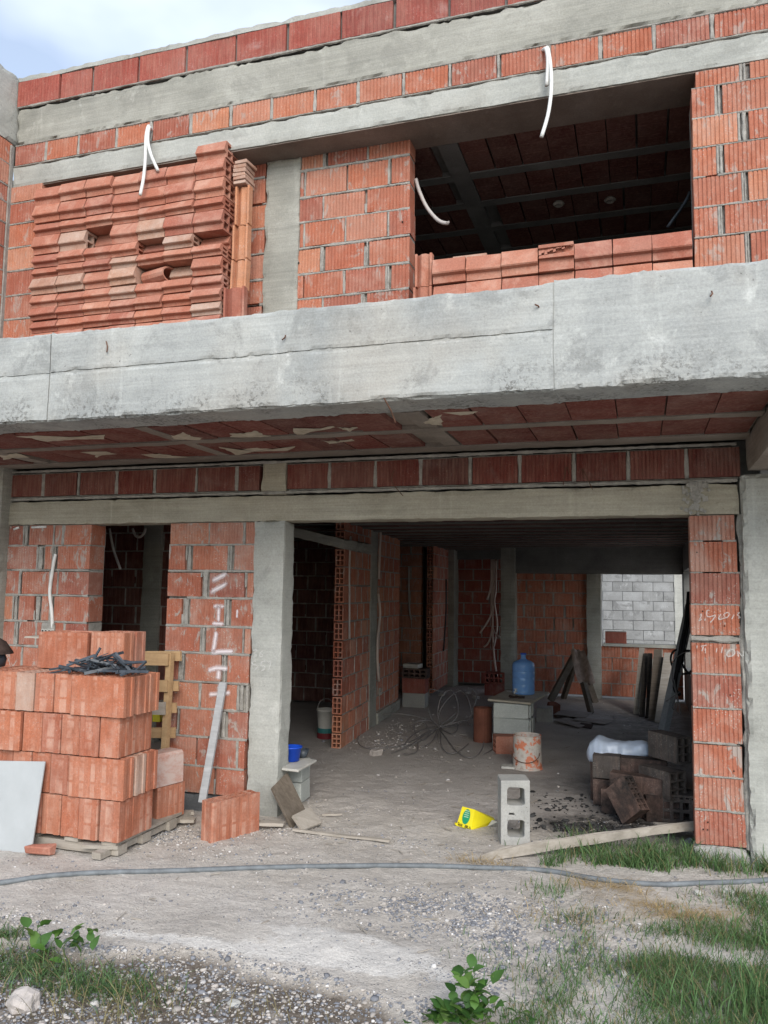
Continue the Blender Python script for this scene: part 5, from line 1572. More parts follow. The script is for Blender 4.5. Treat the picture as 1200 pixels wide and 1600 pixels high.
# the two old bricks to the right of the pallet stack
bq = (-3.098, -0.651, 0.050)
o_ = pb(bq[0] + .015, bq[1] + .02, .06, 'x', 'clean red brick under the worn brick at the right of the pallet', None, R(76), None)
o_.scale = (.62, .9, .92)
wb_ = MB().extrude([(0, 0), (.14, 0), (.14, .215), (.02, .215), (0, .195)], .24, grid_holes(.012, .13, .012, .20, 1, 3, .022), None, .003)
tag(obj('worn_brick', wb_, brick_mat('weathered_clay', [(0, (.40, .17, .12)), (1, (.45, .21, .15))], .9, .36, .56, pale=(.50, .40, .36), splash=.8), None, (bq[0] + .0, bq[1] - .01, .283), (0, 0, R(72))), 'worn pitted brick with three open holes beside the pallet stack', 'brick')
# pallet under the stack
pal = thing('pallet', 'grey wooden pallet under the stack of new bricks', 'pallet', (-3.4, -.9, 0))
def part_board(name, parent, a, b, w, t, mat, roll=0.0):
    mb = MB().bar(Vector(a) - parent.location, Vector(b) - parent.location, w, t, roll, 0, .002)
    return obj(name, mb, mat, parent)
for yy in (-1.10, -.85, -.55):
    part_board('runner', pal, (-4.1, yy, .028), (-3.02, yy + .01, .028), .09, .055, M_GREYWOOD)
for xx in (-3.95, -3.65, -3.35, -3.08):
    part_board('slat', pal, (xx, -1.15, .068), (xx, -.42, .068), .10, .020, M_GREYWOOD)
part_board('slat', pal, (-3.242, -1.173, 0.050), (-3.026, -1.120, 0.050), .05, .022, M_GREYWOOD)
part_board('runner', pal, (-3.102, -1.234, 0.020), (-3.063, -0.264, 0.030), .06, .04, M_GREYWOOD)
def flat_scrap(label, px, L, W, T, rz, z=.01, mat=M_GREYWOOD, name='board_scrap', cat='board', tilt=0.0, grp=None):
    return tag(obj(name, board_mesh(name, L, W, T, .002, 6, .006, .006), mat, None, (px[0], px[1], gz(px[0], px[1]) + z), (0, tilt, rz)), label, cat, grp)
flat_scrap('short wood offcut sticking out by the old bricks near the plinth', (-3.142, -0.412, -0.000), .19, .07, .022, R(15), .03, M_GREYWOOD)
flat_scrap('small wood wedge under the worn brick', (-3.144, -0.330, 0.000), .13, .06, .02, R(35), .05, M_GREYWOOD)
fr = MB().quadbox(0, .16, 0, .07, 0, .05, None, .012).mesh('brick_fragment'); bevel(fr, .006)
fp = (-3.550, -1.318, 0.000)
tag(obj('brick_fragment', fr, M_NEW, None, (fp[0], fp[1], gz(fp[0], fp[1]) + .005), (0, 0, R(12))), 'small broken piece of brick on the ground beside the white board', 'brick')
def slab4(name, pts, th, mat, label, cat, parent=None, group=None, bev=.002):
    """A thick sheet from four corner points of its upper face."""
    P = [Vector(p) for p in pts]
    n = (P[1] - P[0]).cross(P[3] - P[0]).normalized()
    if n.z < -.01 or (abs(n.z) <= .3 and n.y > 0): n = -n
    mb = MB()
    mb.v = P + [p - n * th for p in P]
    mb.f = [(0, 1, 2, 3), (7, 6, 5, 4), (0, 4, 5, 1), (1, 5, 6, 2), (2, 6, 7, 3), (3, 7, 4, 0)]
    me = mb.mesh(name)
    if bev: bevel(me, bev)
    o = obj(name, me, mat, parent)
    if label: tag(o, label, cat, group)
    return o
slab4('white_board', [(-4.084, -1.190, 0.492), (-3.540, -1.190, 0.525), (-3.547, -1.262, -0.001), (-4.081, -1.262, -0.047)], .012, M_BOARD, 'pale grey white sheet of board leaning against the pallet of bricks', 'board')
# black plastic strips thrown on the stack
st = MB()
for k in range(95):
    cx, cy = random.gauss(-3.24, .15), random.uniform(-1.14, -.96)
    L = random.uniform(.07, .26)
    a, b = random.uniform(0, 6.28), random.gauss(0, .32)
    c = Vector((cx, cy, zt + .02 + random.random() ** 2 * .10 * math.exp(-((cx + 3.22) / .13) ** 2)))
    d = Vector((math.cos(a) * math.cos(b), math.sin(a) * math.cos(b) * .55, math.sin(b) * .6)) * L * .5
    p, q = c - d, c + d
    for v in (p, q):
        v.z = max(v.z, zt + .008); v.x = min(max(v.x, -3.62), -3.0); v.y = max(v.y, -1.17)
    st.bar(p, q, random.uniform(.010, .020), .005, random.uniform(0, 3))
for p, q in (((-3.816, -1.150, 1.028), (-3.665, -1.130, 1.049)), ((-3.683, -1.120, 1.039), (-3.425, -1.080, 1.091)), ((-3.487, -1.100, 1.106), (-3.317, -1.050, 1.173)), ((-3.348, -1.100, 1.048), (-3.277, -1.050, 1.222)), ((-3.267, -1.100, 1.134), (-3.144, -1.080, 1.197)), ((-3.144, -1.080, 1.197), (-3.007, -1.100, 1.086)), ((-3.056, -1.100, 1.139), (-2.905, -1.100, 1.152)), ((-2.905, -1.100, 1.152), (-2.993, -1.100, 1.079)), ((-3.152, -1.100, 1.190), (-3.051, -1.100, 1.123)), ((-3.202, -1.120, 1.087), (-2.871, -1.120, 1.094))):
    st.bar(p, q, .017, .007, random.uniform(.2, 1.2))
tag(obj('plastic_strips', st, M_BLACKP), 'tangled heap of black plastic strips on top of the brick stack', 'plastic strips')
pot = thing('lidded_pot', 'dark pot under a flared brown lid at the left end of the brick stack', 'pot', (-4.162, -1.0, zt + .002))
obj('pot_body', MB().lathe([(0, 0), (.075, 0), (.085, .05), (.07, .09), (0, .09)], 20), M_BLACKP, pot, smooth=True)
obj('lid', MB().lathe([(.125, .085), (.12, .10), (.075, .165), (.03, .19), (0, .195)], 20), M_DARKCLOTH, pot, smooth=True)

# pallet leaning on the wall
pl = thing('pallet', 'wooden pallet standing on edge against the doorway', 'pallet', (-3.496, -0.140, 0.348))
for a, b, w in (((-3.745, -0.170, 1.065), (-3.341, -0.170, 1.076), .085), ((-3.679, -0.170, 0.874), (-3.338, -0.170, 0.885), .085), ((-3.670, -0.170, 0.709), (-3.352, -0.170, 0.723), .09), ((-3.653, -0.170, 0.361), (-3.337, -0.170, 0.380), .07)):
    o = part_board('slat', pl, a, b, .022, w, M_PINE if w < .086 else M_GREYWOOD)
for a, b in (((-3.803, -0.090, 1.081), (-3.284, -0.090, 1.100)), ((-3.735, -0.090, 0.858), (-3.296, -0.090, 0.879)), ((-3.726, -0.090, 0.696), (-3.306, -0.090, 0.719)), ((-3.717, -0.090, 0.511), (-3.309, -0.090, 0.538))):
    part_board('slat', pl, a, b, .020, .075, M_PINE)
part_board('post', pl, (-3.349, -0.135, 1.124), (-3.363, -0.135, 0.334), .045, .045, M_PINE)
part_board('post', pl, (-3.688, -0.135, 1.112), (-3.647, -0.135, 0.313), .045, .045, M_PINE)
part_board('nail_block', pl, (-3.712, -0.165, 1.114), (-3.667, -0.165, 1.115), .02, .03, M_PINE)
slab4('yellow_bag', [(-3.671, 0.150, 0.647), (-3.608, 0.150, 0.651), (-3.598, 0.150, 0.563), (-3.667, 0.150, 0.559)], .05, M_YELLOW, 'small yellow bag showing behind the upright pallet', 'bag')
# grey batten and the single brick on the ground
batt = MB().bar((-2.982, -0.233, 0.100), (-2.957, -0.030, 0.916), .055, .022, R(12), 0, .001)
tag(obj('batten', batt, M_STEELWOOD), 'pale grey cement stained batten leaning on the spray marked brick pier', 'batten')
lb = (-2.632, -0.720, 0.000)
lo = pb(lb[0], lb[1], gz(lb[0], lb[1]) - .004, 'x', 'single red brick with open holes on the ground before the pier', None, R(66), None)
lo.scale = (1.0, .86, 1.06)
lb2 = lo.data.copy(); lb2.materials.clear(); lb2.materials.append(M_PALLET); lo.data = lb2

# ------------------------------------------------------------------ around the column
bx, by = -2.475, .34
for k, zz_ in enumerate((.0, .152)):
    me = MB().quadbox(-.32, 0, 0, .20, 0, .148, None, .003).mesh('pale_block'); bevel(me, .005)
    tag(obj('pale_block', me, M_AAC, None, (bx + .0, by, zz_), (0, 0, R(3))), ('lower', 'upper')[k] + ' pale building block behind the concrete column', 'block', 'pale blocks behind the column')
slab4('tile', [(-2.503, 0.041, 0.320), (-2.366, 0.027, 0.320), (-2.376, 0.397, 0.320), (-2.614, 0.456, 0.320)], .018, M_TILE, 'pale tile lying on the blocks behind the column', 'tile', None, None, .004)
tub = thing('tub', 'bright blue plastic tub on the tile beside the column', 'tub', (-2.537, 0.284, 0.325))
obj('tub_body', MB().lathe([(0, 0), (.060, 0), (.074, .095), (.082, .096), (.082, .104), (.072, .104), (.057, .006), (0, .006)], 28), M_BLUE, tub, smooth=True)
tag(obj('bowl', MB().lathe([(0, 0), (.03, 0), (.05, .06), (.045, .058), (.02, .008), (0, .008)], 16, Matrix.Translation((-2.507, 0.431, 0.323))), M_BLACKP, smooth=True), 'dark bowl half hidden behind the blue tub', 'bowl')
slab4('shuttering_board', [(-2.494, -0.130, 0.224), (-2.483, 0.100, 0.282), (-2.297, 0.020, 0.048), (-2.277, -0.252, 0.000)], .022, M_DARKWOOD, 'dark shuttering board leaning against the blocks by the column', 'board')
slab4('paint_stained_board', [(-2.270, -0.273, 0.090), (-2.230, -0.059, 0.100), (-2.102, -0.157, 0.030), (-2.168, -0.332, 0.020)], .018, M_GREYWOOD, 'short pale board with dark stains at the foot of the leaning board', 'board')
flat_scrap('short plank lying on the gravel at the foot of the column', (-2.518, -0.325, -0.000), .20, .07, .02, R(14), .03, M_GREYWOOD)
flat_scrap('long thin batten lying flat on the ground in front of the column', (-2.238, -0.329, -0.000), .68, .035, .015, R(-1), .008, M_GREYWOOD)
flat_scrap('small splinter of wood on the floor right of the boards', (-2.196, 0.075, 0.000), .14, .02, .012, R(25), .008, M_GREYWOOD)

# ------------------------------------------------------------------ doorway: concrete block, yellow sign, planks, burnt bricks
cbp = (-0.885, -0.120, 0.000)
w_, h_, d_ = .185, .405, .185
prof = [(0, 0), (w_, 0), (w_, h_), (0, h_)]
def rr(u0, u1, v0, v1, c=.012):
    return [(u0 + c, v0), (u1 - c, v0), (u1, v0 + c), (u1, v1 - c), (u1 - c, v1), (u0 + c, v1), (u0, v1 - c), (u0, v0 + c)]
hs = [rr(.040, .150, .052, .160), rr(.040, .150, .248, .360), [(.048, .190), (.085, .190), (.085, .202), (.048, .202)]]
cbk_ = MB().extrude(prof, d_, hs, Matrix(((0, 1, 0, 0), (1, 0, 0, 0), (0, 0, 1, 0), (0, 0, 0, 1))), .002)
tag(obj('concrete_block', bevel(cbk_.mesh('concrete_block'), .0035), M_BLOCK, None, (cbp[0], cbp[1], gz(cbp[0], cbp[1]) - .003), (0, 0, R(17))), 'grey two hole concrete block standing on end in the wide doorway', 'block')

# yellow warning sign on its side
A_, B_ = Vector((-1.242, 0.172, 0.006)), Vector((-1.130, 0.126, 0.000))
C_, D_ = Vector((-1.079, 0.000, 0.170)), Vector((-1.163, 0.000, 0.183))
off = Vector((0, 1, 0))
def onplane(px_on_y0, Y):
    c = Vector((0.00000, -5.41184, 1.60708))
    d = Vector(px_on_y0) - c
    return c + d * ((Y - c.y) / d.y)
C_, D_ = onplane(C_, B_.y + .05), onplane(D_, A_.y + .05)
apex = [Vector((-0.999, 0.299, 0.035)), Vector((-1.030, 0.274, 0.000))]
sgn = thing('caution_sign', 'small yellow plastic caution sign lying on its side by the concrete block', 'sign', A_)
mb = MB()
mb.v = [A_, B_, C_, D_, apex[0], apex[1], apex[0] + Vector((-.02, .06, .0)), A_ + Vector((.02, .10, 0))]
mb.v = [v - A_ for v in mb.v]
mb.f = [(0, 1, 2, 3), (1, 5, 4, 2), (2, 4, 6, 3), (3, 6, 7), (0, 3, 7), (4, 5, 6)]
obj('sign_body', mb, M_YELLOW, sgn)
def fp_(u, v, o=.0022):
    p = A_.lerp(B_, u).lerp(D_.lerp(C_, u), v)
    n = (B_ - A_).cross(D_ - A_).normalized()
    if n.y > 0: n = -n
    return p + n * o - A_
ov = MB()
for k in range(20):
    a = 2 * math.pi * k / 20
    ov.v.append(fp_(.50 + .27 * math.cos(a), .56 + .38 * math.sin(a)))
ov.f = [tuple(range(20))]
obj('green_oval', ov, M_GREEN, sgn)
ln = MB()
for k in range(4):
    v0 = .52 + .10 * k
    ln.v += [fp_(.34, v0, .0035), fp_(.66, v0 + .01, .0035), fp_(.66, v0 + .045, .0035), fp_(.34, v0 + .035, .0035)]
    ln.f.append(tuple(range(4 * k, 4 * k + 4)))
obj('print_lines', ln, M_PALEPRINT, sgn)
lt = MB()
for segs in ([(.08, .10), (.15, .04), (.15, .14), (.08, .20)], [(.18, .06), (.24, .15), (.24, .02)], [(.30, .04), (.34, .16), (.38, .03)], [(.56, .02), (.60, .16), (.64, .03)], [(.68, .02), (.68, .16), (.78, .10), (.70, .08), (.80, .01)], [(.84, .02), (.90, .14), (.95, .02)]):
    for (u0, v0), (u1, v1) in zip(segs, segs[1:]):
        lt.bar(fp_(u0, v0, .003), fp_(u1, v1, .003), .006, .002)
obj('lettering', lt, M_DARKPRINT, sgn)
obj('foot_tab', MB().bar(Vector((-.005, 0, .005)), fp_(.0, .12), .022, .018), M_YELLOW, sgn)
slab4('paper_scrap', [(-1.006, 0.238, 0.050), (-0.961, 0.206, 0.050), (-0.971, 0.261, 0.005), (-1.037, 0.236, 0.005)], .002, M_TILE, 'scrap of pale paper at the tip of the yellow sign', 'paper', None, None, 0)

lp = MB()
a, b = Vector((-0.947, -0.465, 0.018)), Vector((0.317, 0.200, 0.152))
n = 14
for i in range(n + 1):
    t = i / n
    p = a.lerp(b, t) + Vector((0, 0, .012 * math.sin(t * math.pi)))
    wv = .054 + .008 * math.sin(t * 5)
    if i == 0: wv *= .6
    e = Vector((.0, .0, 1)) * wv * .5
    jj = lambda: Vector((random.uniform(-.004, .004), random.uniform(-.003, .003), random.uniform(-.003, .003)))
    lp.v += [p - e + jj() * (2 if i == 0 else 1), p + e * .92 + jj(), p + e + Vector((.01, .022, .004)) + jj(), p - e + Vector((.01, .022, 0)) + jj()]
for i in range(n):
    for k in range(4):
        k2 = (k + 1) % 4
        lp.f.append((i * 4 + k, i * 4 + k2, i * 4 + 4 + k2, i * 4 + 4 + k))
lp.f += [(3, 2, 1, 0), (n * 4, n * 4 + 1, n * 4 + 2, n * 4 + 3)]
tag(obj('plank', lp, M_GREYWOOD), 'long weathered plank with a split end slanting up to the slim pier', 'plank')
slab4('plank', [(-0.097, -0.017, 0.030), (0.135, 0.204, 0.030), (0.132, 0.102, 0.020), (-0.095, -0.136, 0.020)], .02, M_GREYWOOD, 'short pale board in the grass under the long plank', 'plank')
slab4('plank', [(0.042, 0.425, 0.090), (0.289, 0.393, 0.110), (0.282, 0.277, 0.100), (0.120, 0.321, 0.080)], .015, M_GREYWOOD, 'grey board end under the burnt brick with many holes', 'plank')

def hollow(L, T, H, nu, nw, web=.012, j=.002):
    """Brick with its holes running along x."""
    return MB().extrude([(0, .004), (.004, 0), (T - .004, 0), (T, .004), (T, H - .004), (T - .004, H), (.004, H), (0, H - .004)], L, grid_holes(.008, T - .008, .008, H - .008, nu, nw, web), None, j)
def burnt(label, p, rot, L=.30, T=.14, H=.19, nu=2, nw=3, mat=None):
    return tag(obj('burnt_brick', hollow(L, T, H, nu, nw), mat or M_BURNT, None, p, rot), label, 'brick', 'sooty bricks of the fireplace')
# B4: many holes facing the viewer
g4 = (0.034, 0.636, 0.000)
mb = MB().extrude([(0, 0), (.34, 0), (.34, .19), (0, .19)], .20, grid_holes(.012, .33, .012, .15, 5, 2, .022) + grid_holes(.04, .30, .155, .180, 7, 1, .016), Matrix(((0, 1, 0, 0), (1, 0, 0, 0), (0, 0, 1, 0), (0, 0, 0, 1))), .002)
tag(obj('burnt_brick', mb, M_SOOTGREY, None, (g4[0], g4[1] + .12, .01), (0, 0, R(3))), 'sooty brick at the bottom with two rows of large holes facing out', 'brick', 'sooty bricks of the fireplace')
def burnt_end(label, corner, ang, L, T, H, z):
    return burnt(label, (corner[0] - L * math.cos(ang), corner[1] - L * math.sin(ang), z), (0, 0, ang), L, T, H, mat=M_SOOTGREY)
e2 = (0.162, 0.720, 0.168)
burnt_end('black brick with six open holes on the right, second from the top', e2, R(-42), .28, .17, .19, e2[2])
e1 = (0.216, 0.800, 0.405)
burnt_end('black brick with open holes topmost on the right of the fireplace', e1, R(-50), .30, .13, .185, max(e1[2], e2[2] + .195))
burnt('sooty brick hidden in the dark under the holed black ones', (e2[0] - .22, .88, .01), (0, 0, 0), .28, .16, max(.1, e2[2] - .012))
p5 = (-0.382, 1.050, 0.206)
burnt('pale topped sooty brick at the left end of the fireplace wall', (p5[0], 1.05, .21), (0, 0, R(-3)), .20, .14, .17, mat=M_SOOTGREY)
burnt('sooty brick beside the pale topped one in the fireplace wall', (p5[0] + .205, 1.045, .20), (0, 0, R(-3)), .33, .14, .175)
burnt('sooty brick under the left end of the fireplace wall, holes showing', (p5[0] - .0, 1.06, .01), (0, 0, R(-5)), .19, .14, .19, 3, 3)
p6 = (-0.251, 0.800, 0.184)
burnt('scorched brick lying across the front of the fireplace wall', (p6[0], .80, p6[2] + .0), (0, R(3), R(-8)), .36, .12, .13)
burnt('sooty brick on the ground under the scorched crosswise one', (p6[0] - .06, .84, .01), (0, 0, R(-8)), .30, .13, max(.12, p6[2] - .015), 2, 2)
p3_ = (-0.277, 0.520, 0.000)
mb = MB().extrude([(0, 0), (.13, 0), (.13, .30), (0, .30)], .22, grid_holes(.01, .12, .01, .29, 2, 6, .016), None, .002)
mb2 = obj('burnt_brick', mb, M_BURNT, None, (p3_[0] + .12, p3_[1] + .05, .02), (R(-8), R(-40), R(-32)))
mb2.scale = (.85, .85, .85)
tag(mb2, 'sooty brick leaning at a slant in front of the fireplace', 'brick', 'sooty bricks of the fireplace')
burnt('sooty brick standing in the shade behind the slanted one', (p3_[0] + .28, p3_[1] + .20, .01), (0, 0, R(20)), .28, .14, .18)
# bag
bg = MB()
P0, P1 = Vector((-0.439, 1.300, 0.346)), Vector((0.030, 1.300, 0.400))
nu_, nv_ = 40, 22
RP_ = [(0, .02), (.05, .085), (.14, .115), (.28, .125), (.42, .108), (.58, .080), (.72, .070), (.86, .075), (.97, .068), (1.0, .05)]
for i in range(nu_ + 1):
    t = i / nu_
    c = P0.lerp(P1, t)
    r = float(np.interp(t, [a for a, b in RP_], [b for a, b in RP_]))
    for k in range(nv_):
        a = 2 * math.pi * k / nv_
        w = 1 + .22 * noise.noise(Vector((t * 5, math.cos(a) * 1.6, math.sin(a) * 1.6))) + .09 * noise.noise(Vector((t * 14, math.cos(a) * 3.5, math.sin(a) * 3.5 + 4)))
        bg.v.append(Vector((c.x, c.y + math.cos(a) * r * 1.2 * w, c.z + max(-.055, math.sin(a) * r * .95 * w))))
for i in range(nu_):
    for k in range(nv_):
        k2 = (k + 1) % nv_
        bg.f.append((i * nv_ + k, i * nv_ + k2, (i + 1) * nv_ + k2, (i + 1) * nv_ + k))
bg.f += [tuple(range(nv_))[::-1], tuple(nu_ * nv_ + k for k in range(nv_))]
tag(obj('plastic_sack', bg, M_BAG, None, (0, 0, 0), (0, 0, 0), True), 'pale bluish plastic sack lying behind the fireplace bricks', 'sack')
burnt('sooty brick under the plastic sack', (P0.x + .03, 1.22, .01), (0, 0, 0), .33, .16, max(.15, P0.z - .055), 2, 2)

# ------------------------------------------------------------------ inside: table of blocks with the water bottle
ty = 3.05
zs_ = [0, 0.145, 0.308, 0.458]
tx0, tx1 = -1.493, -1.131
for k in range(3):
    h = zs_[k + 1] - zs_[k]
    hs_ = grid_holes(.06, .34, .02, .02 + h * .75, 2, 1, .05)
    mb = MB().quadbox(0, tx1 - tx0 + (.02 if k == 0 else 0), 0, .30, 0, h - .003, None, .003)
    mb.quadbox(tx1 - tx0 + .0, tx1 - tx0 + .018, .03, .12, .01, h - .012)
    mb.quadbox(tx1 - tx0 + .0, tx1 - tx0 + .022, .17, .29, .01, h - .012)
    tag(obj('pale_block', bevel(mb.mesh('pale_block'), .004), M_AAC, None, (tx0 - (.01 if k == 0 else 0), ty, zs_[k]), (0, 0, R((1, -1, .5)[k]))), ('bottom', 'middle', 'top')[k] + ' pale block of the pile that carries the water bottle', 'block', 'pale blocks under the water bottle')
zt_ = zs_[3] + .028
slab4('table_board', [(-1.565, 3.109, 0.486), (-1.102, 2.992, 0.486), (-1.023, 3.985, 0.486), (-1.502, 4.030, 0.486)], .022, M_PANEL, 'square board laid on the pale blocks as a table top', 'board', None, None, .003)
jp = Vector((-1.271, 3.692, 0.486))
jug = thing('water_bottle', 'large blue water bottle with a white tap on the board', 'water bottle', jp)
JR = .122
pf = [(0, 0), (JR * .93, 0), (JR, .012)]
for k in range(4):
    z0 = .03 + k * .075
    pf += [(JR, z0), (JR * .985, z0 + .006), (JR * .985, z0 + .016), (JR, z0 + .022), (JR * 1.0, z0 + .06)]
pf += [(JR, .335), (JR * .93, .362), (JR * .70, .383), (JR * .36, .398), (JR * .24, .41), (JR * .22, .445), (JR * .25, .447), (JR * .25, .468), (0, .468)]
pf = [(r, z * .94) for r, z in pf]
obj('bottle_body', MB().lathe(pf, 32), M_JUG, jug, smooth=True)
obj('cap', MB().lathe([(.033, .43), (.034, .445), (0, .446)], 16), M_BLUE, jug)
tp = MB().tube([(-.06, -.10, .035), (-.075, -.135, .035), (-.078, -.15, .02)], .012, 8)
tp.tube([(-.068, -.125, .035), (-.068, -.127, .06)], .006, 6)
tp.bar((-.085, -.128, .062), (-.05, -.128, .062), .012, .008)
obj('tap', tp, M_WHITE, jug)
tag(obj('saucer', MB().lathe([(0, 0), (.045, .0), (.06, .008), (.058, .010), (.04, .004), (0, .004)], 16, Matrix.Translation((-1.428, 3.838, 0.486))), M_TILE, smooth=True), 'small saucer on the board behind the bottle tap', 'saucer')
rg = MB()
for k in range(30):
    c = Vector((-1.286, 3.311, 0.486)) + Vector((random.gauss(0, .03), random.gauss(0, .022), .006))
    s = random.uniform(.012, .022)
    rg.quadbox(c.x - s, c.x + s, c.y - s, c.y + s, c.z - .006, c.z + random.uniform(.004, .014), None, .005)
tag(obj('rag', rg, M_DARKCLOTH), 'dark crumpled rag at the front edge of the board', 'rag')
pp_ = (-1.031, 2.207, 0.000)
pail = thing('paint_tin', 'white and orange paint splashed tin without a lid on the floor', 'tin', (pp_[0], pp_[1], 0))
obj('tin_body', MB().lathe([(0, .004), (.136, .004), (.142, .0), (.142, .012), (.133, .02), (.128, .16), (.127, .288), (.130, .298), (.124, .302), (.120, .296), (.118, .19), (0, .19)], 32), M_PAIL, pail, smooth=False)
obj('contents', MB().lathe([(0, .235), (.119, .235)], 24), plain('orange_paint', (.50, .20, .08), .6, .3, .3), pail)
hd = []
for k in range(13):
    a = math.pi * (k / 12)
    hd.append((.13 * math.cos(a), -.132 - .004, .17 - .10 * math.sin(a)))
obj('handle', MB().tube(hd, .004, 6), M_RUST, pail)
hp = (-1.391, 2.649, 0.000)
tag(obj('hollow_brick', hollow(.30, .17, .17, 2, 3), M_NEW, None, (hp[0] - .02, hp[1] + .08, 0), (0, 0, R(20))), 'red hollow brick between the pale blocks and the paint tin, holes to the left', 'brick')
tag(obj('broken_tile', board_mesh('broken_tile', .14, .10, .02, .006, 5, .01, .01), M_TILE, None, (-1.263, 2.146, 0.000), (0, 0, R(8))), 'flat broken piece lying in front of the paint tin', 'tile')
gp = (-1.283, 4.901, 0.000)
tag(obj('pale_block', bevel(MB().quadbox(0, .20, 0, .25, 0, .17, None, .004).mesh('pale_block'), .004), M_BLOCK, None, (gp[0], gp[1], 0), (0, 0, R(4))), 'single grey block on the floor right of the water bottle table', 'block')
tag(obj('brick_fragment', bevel(MB().quadbox(0, .14, 0, .12, 0, .13, None, .02).mesh('brick_fragment'), .01), M_TERRA, None, (-1.196, 5.550, 0.000), (R(20), 0, R(30))), 'broken brick beside the single grey block', 'brick')
tp_ = (-1.695, 3.361, 0.000)
tag(obj('clay_pipe', MB().lathe([(.10, 0), (.10, .36), (.085, .36), (.085, 0)], 20, Matrix.Translation((tp_[0] + .03, tp_[1], 0))), M_TERRA, smooth=False), 'upright terracotta pipe in the shade left of the water bottle table', 'pipe')
bk = (-3.288, 2.926, 0.000)
bu = thing('bucket', 'white bucket with a dark red foot behind the free end of the partition', 'bucket', (bk[0] - .02, bk[1], 0))
obj('bucket_body', MB().lathe([(.088, .11), (.105, .29), (.112, .292), (.112, .31), (.102, .31), (.088, .12), (0, .12)], 20), M_TILE, bu, smooth=True)
obj('foot', MB().lathe([(0, 0), (.10, .0), (.098, .06), (0, .06)], 20), plain('dark_red', (.16, .02, .025), .5), bu)
obj('band', MB().lathe([(.096, .06), (.092, .11), (0, .11)], 20), plain('teal', (.03, .16, .16), .5), bu)
obj('handle', MB().tube([(.105 * math.cos(math.pi * k / 10), 0, .30 + .12 * math.sin(math.pi * k / 10)) for k in range(11)], .004, 6), M_WIRE, bu)
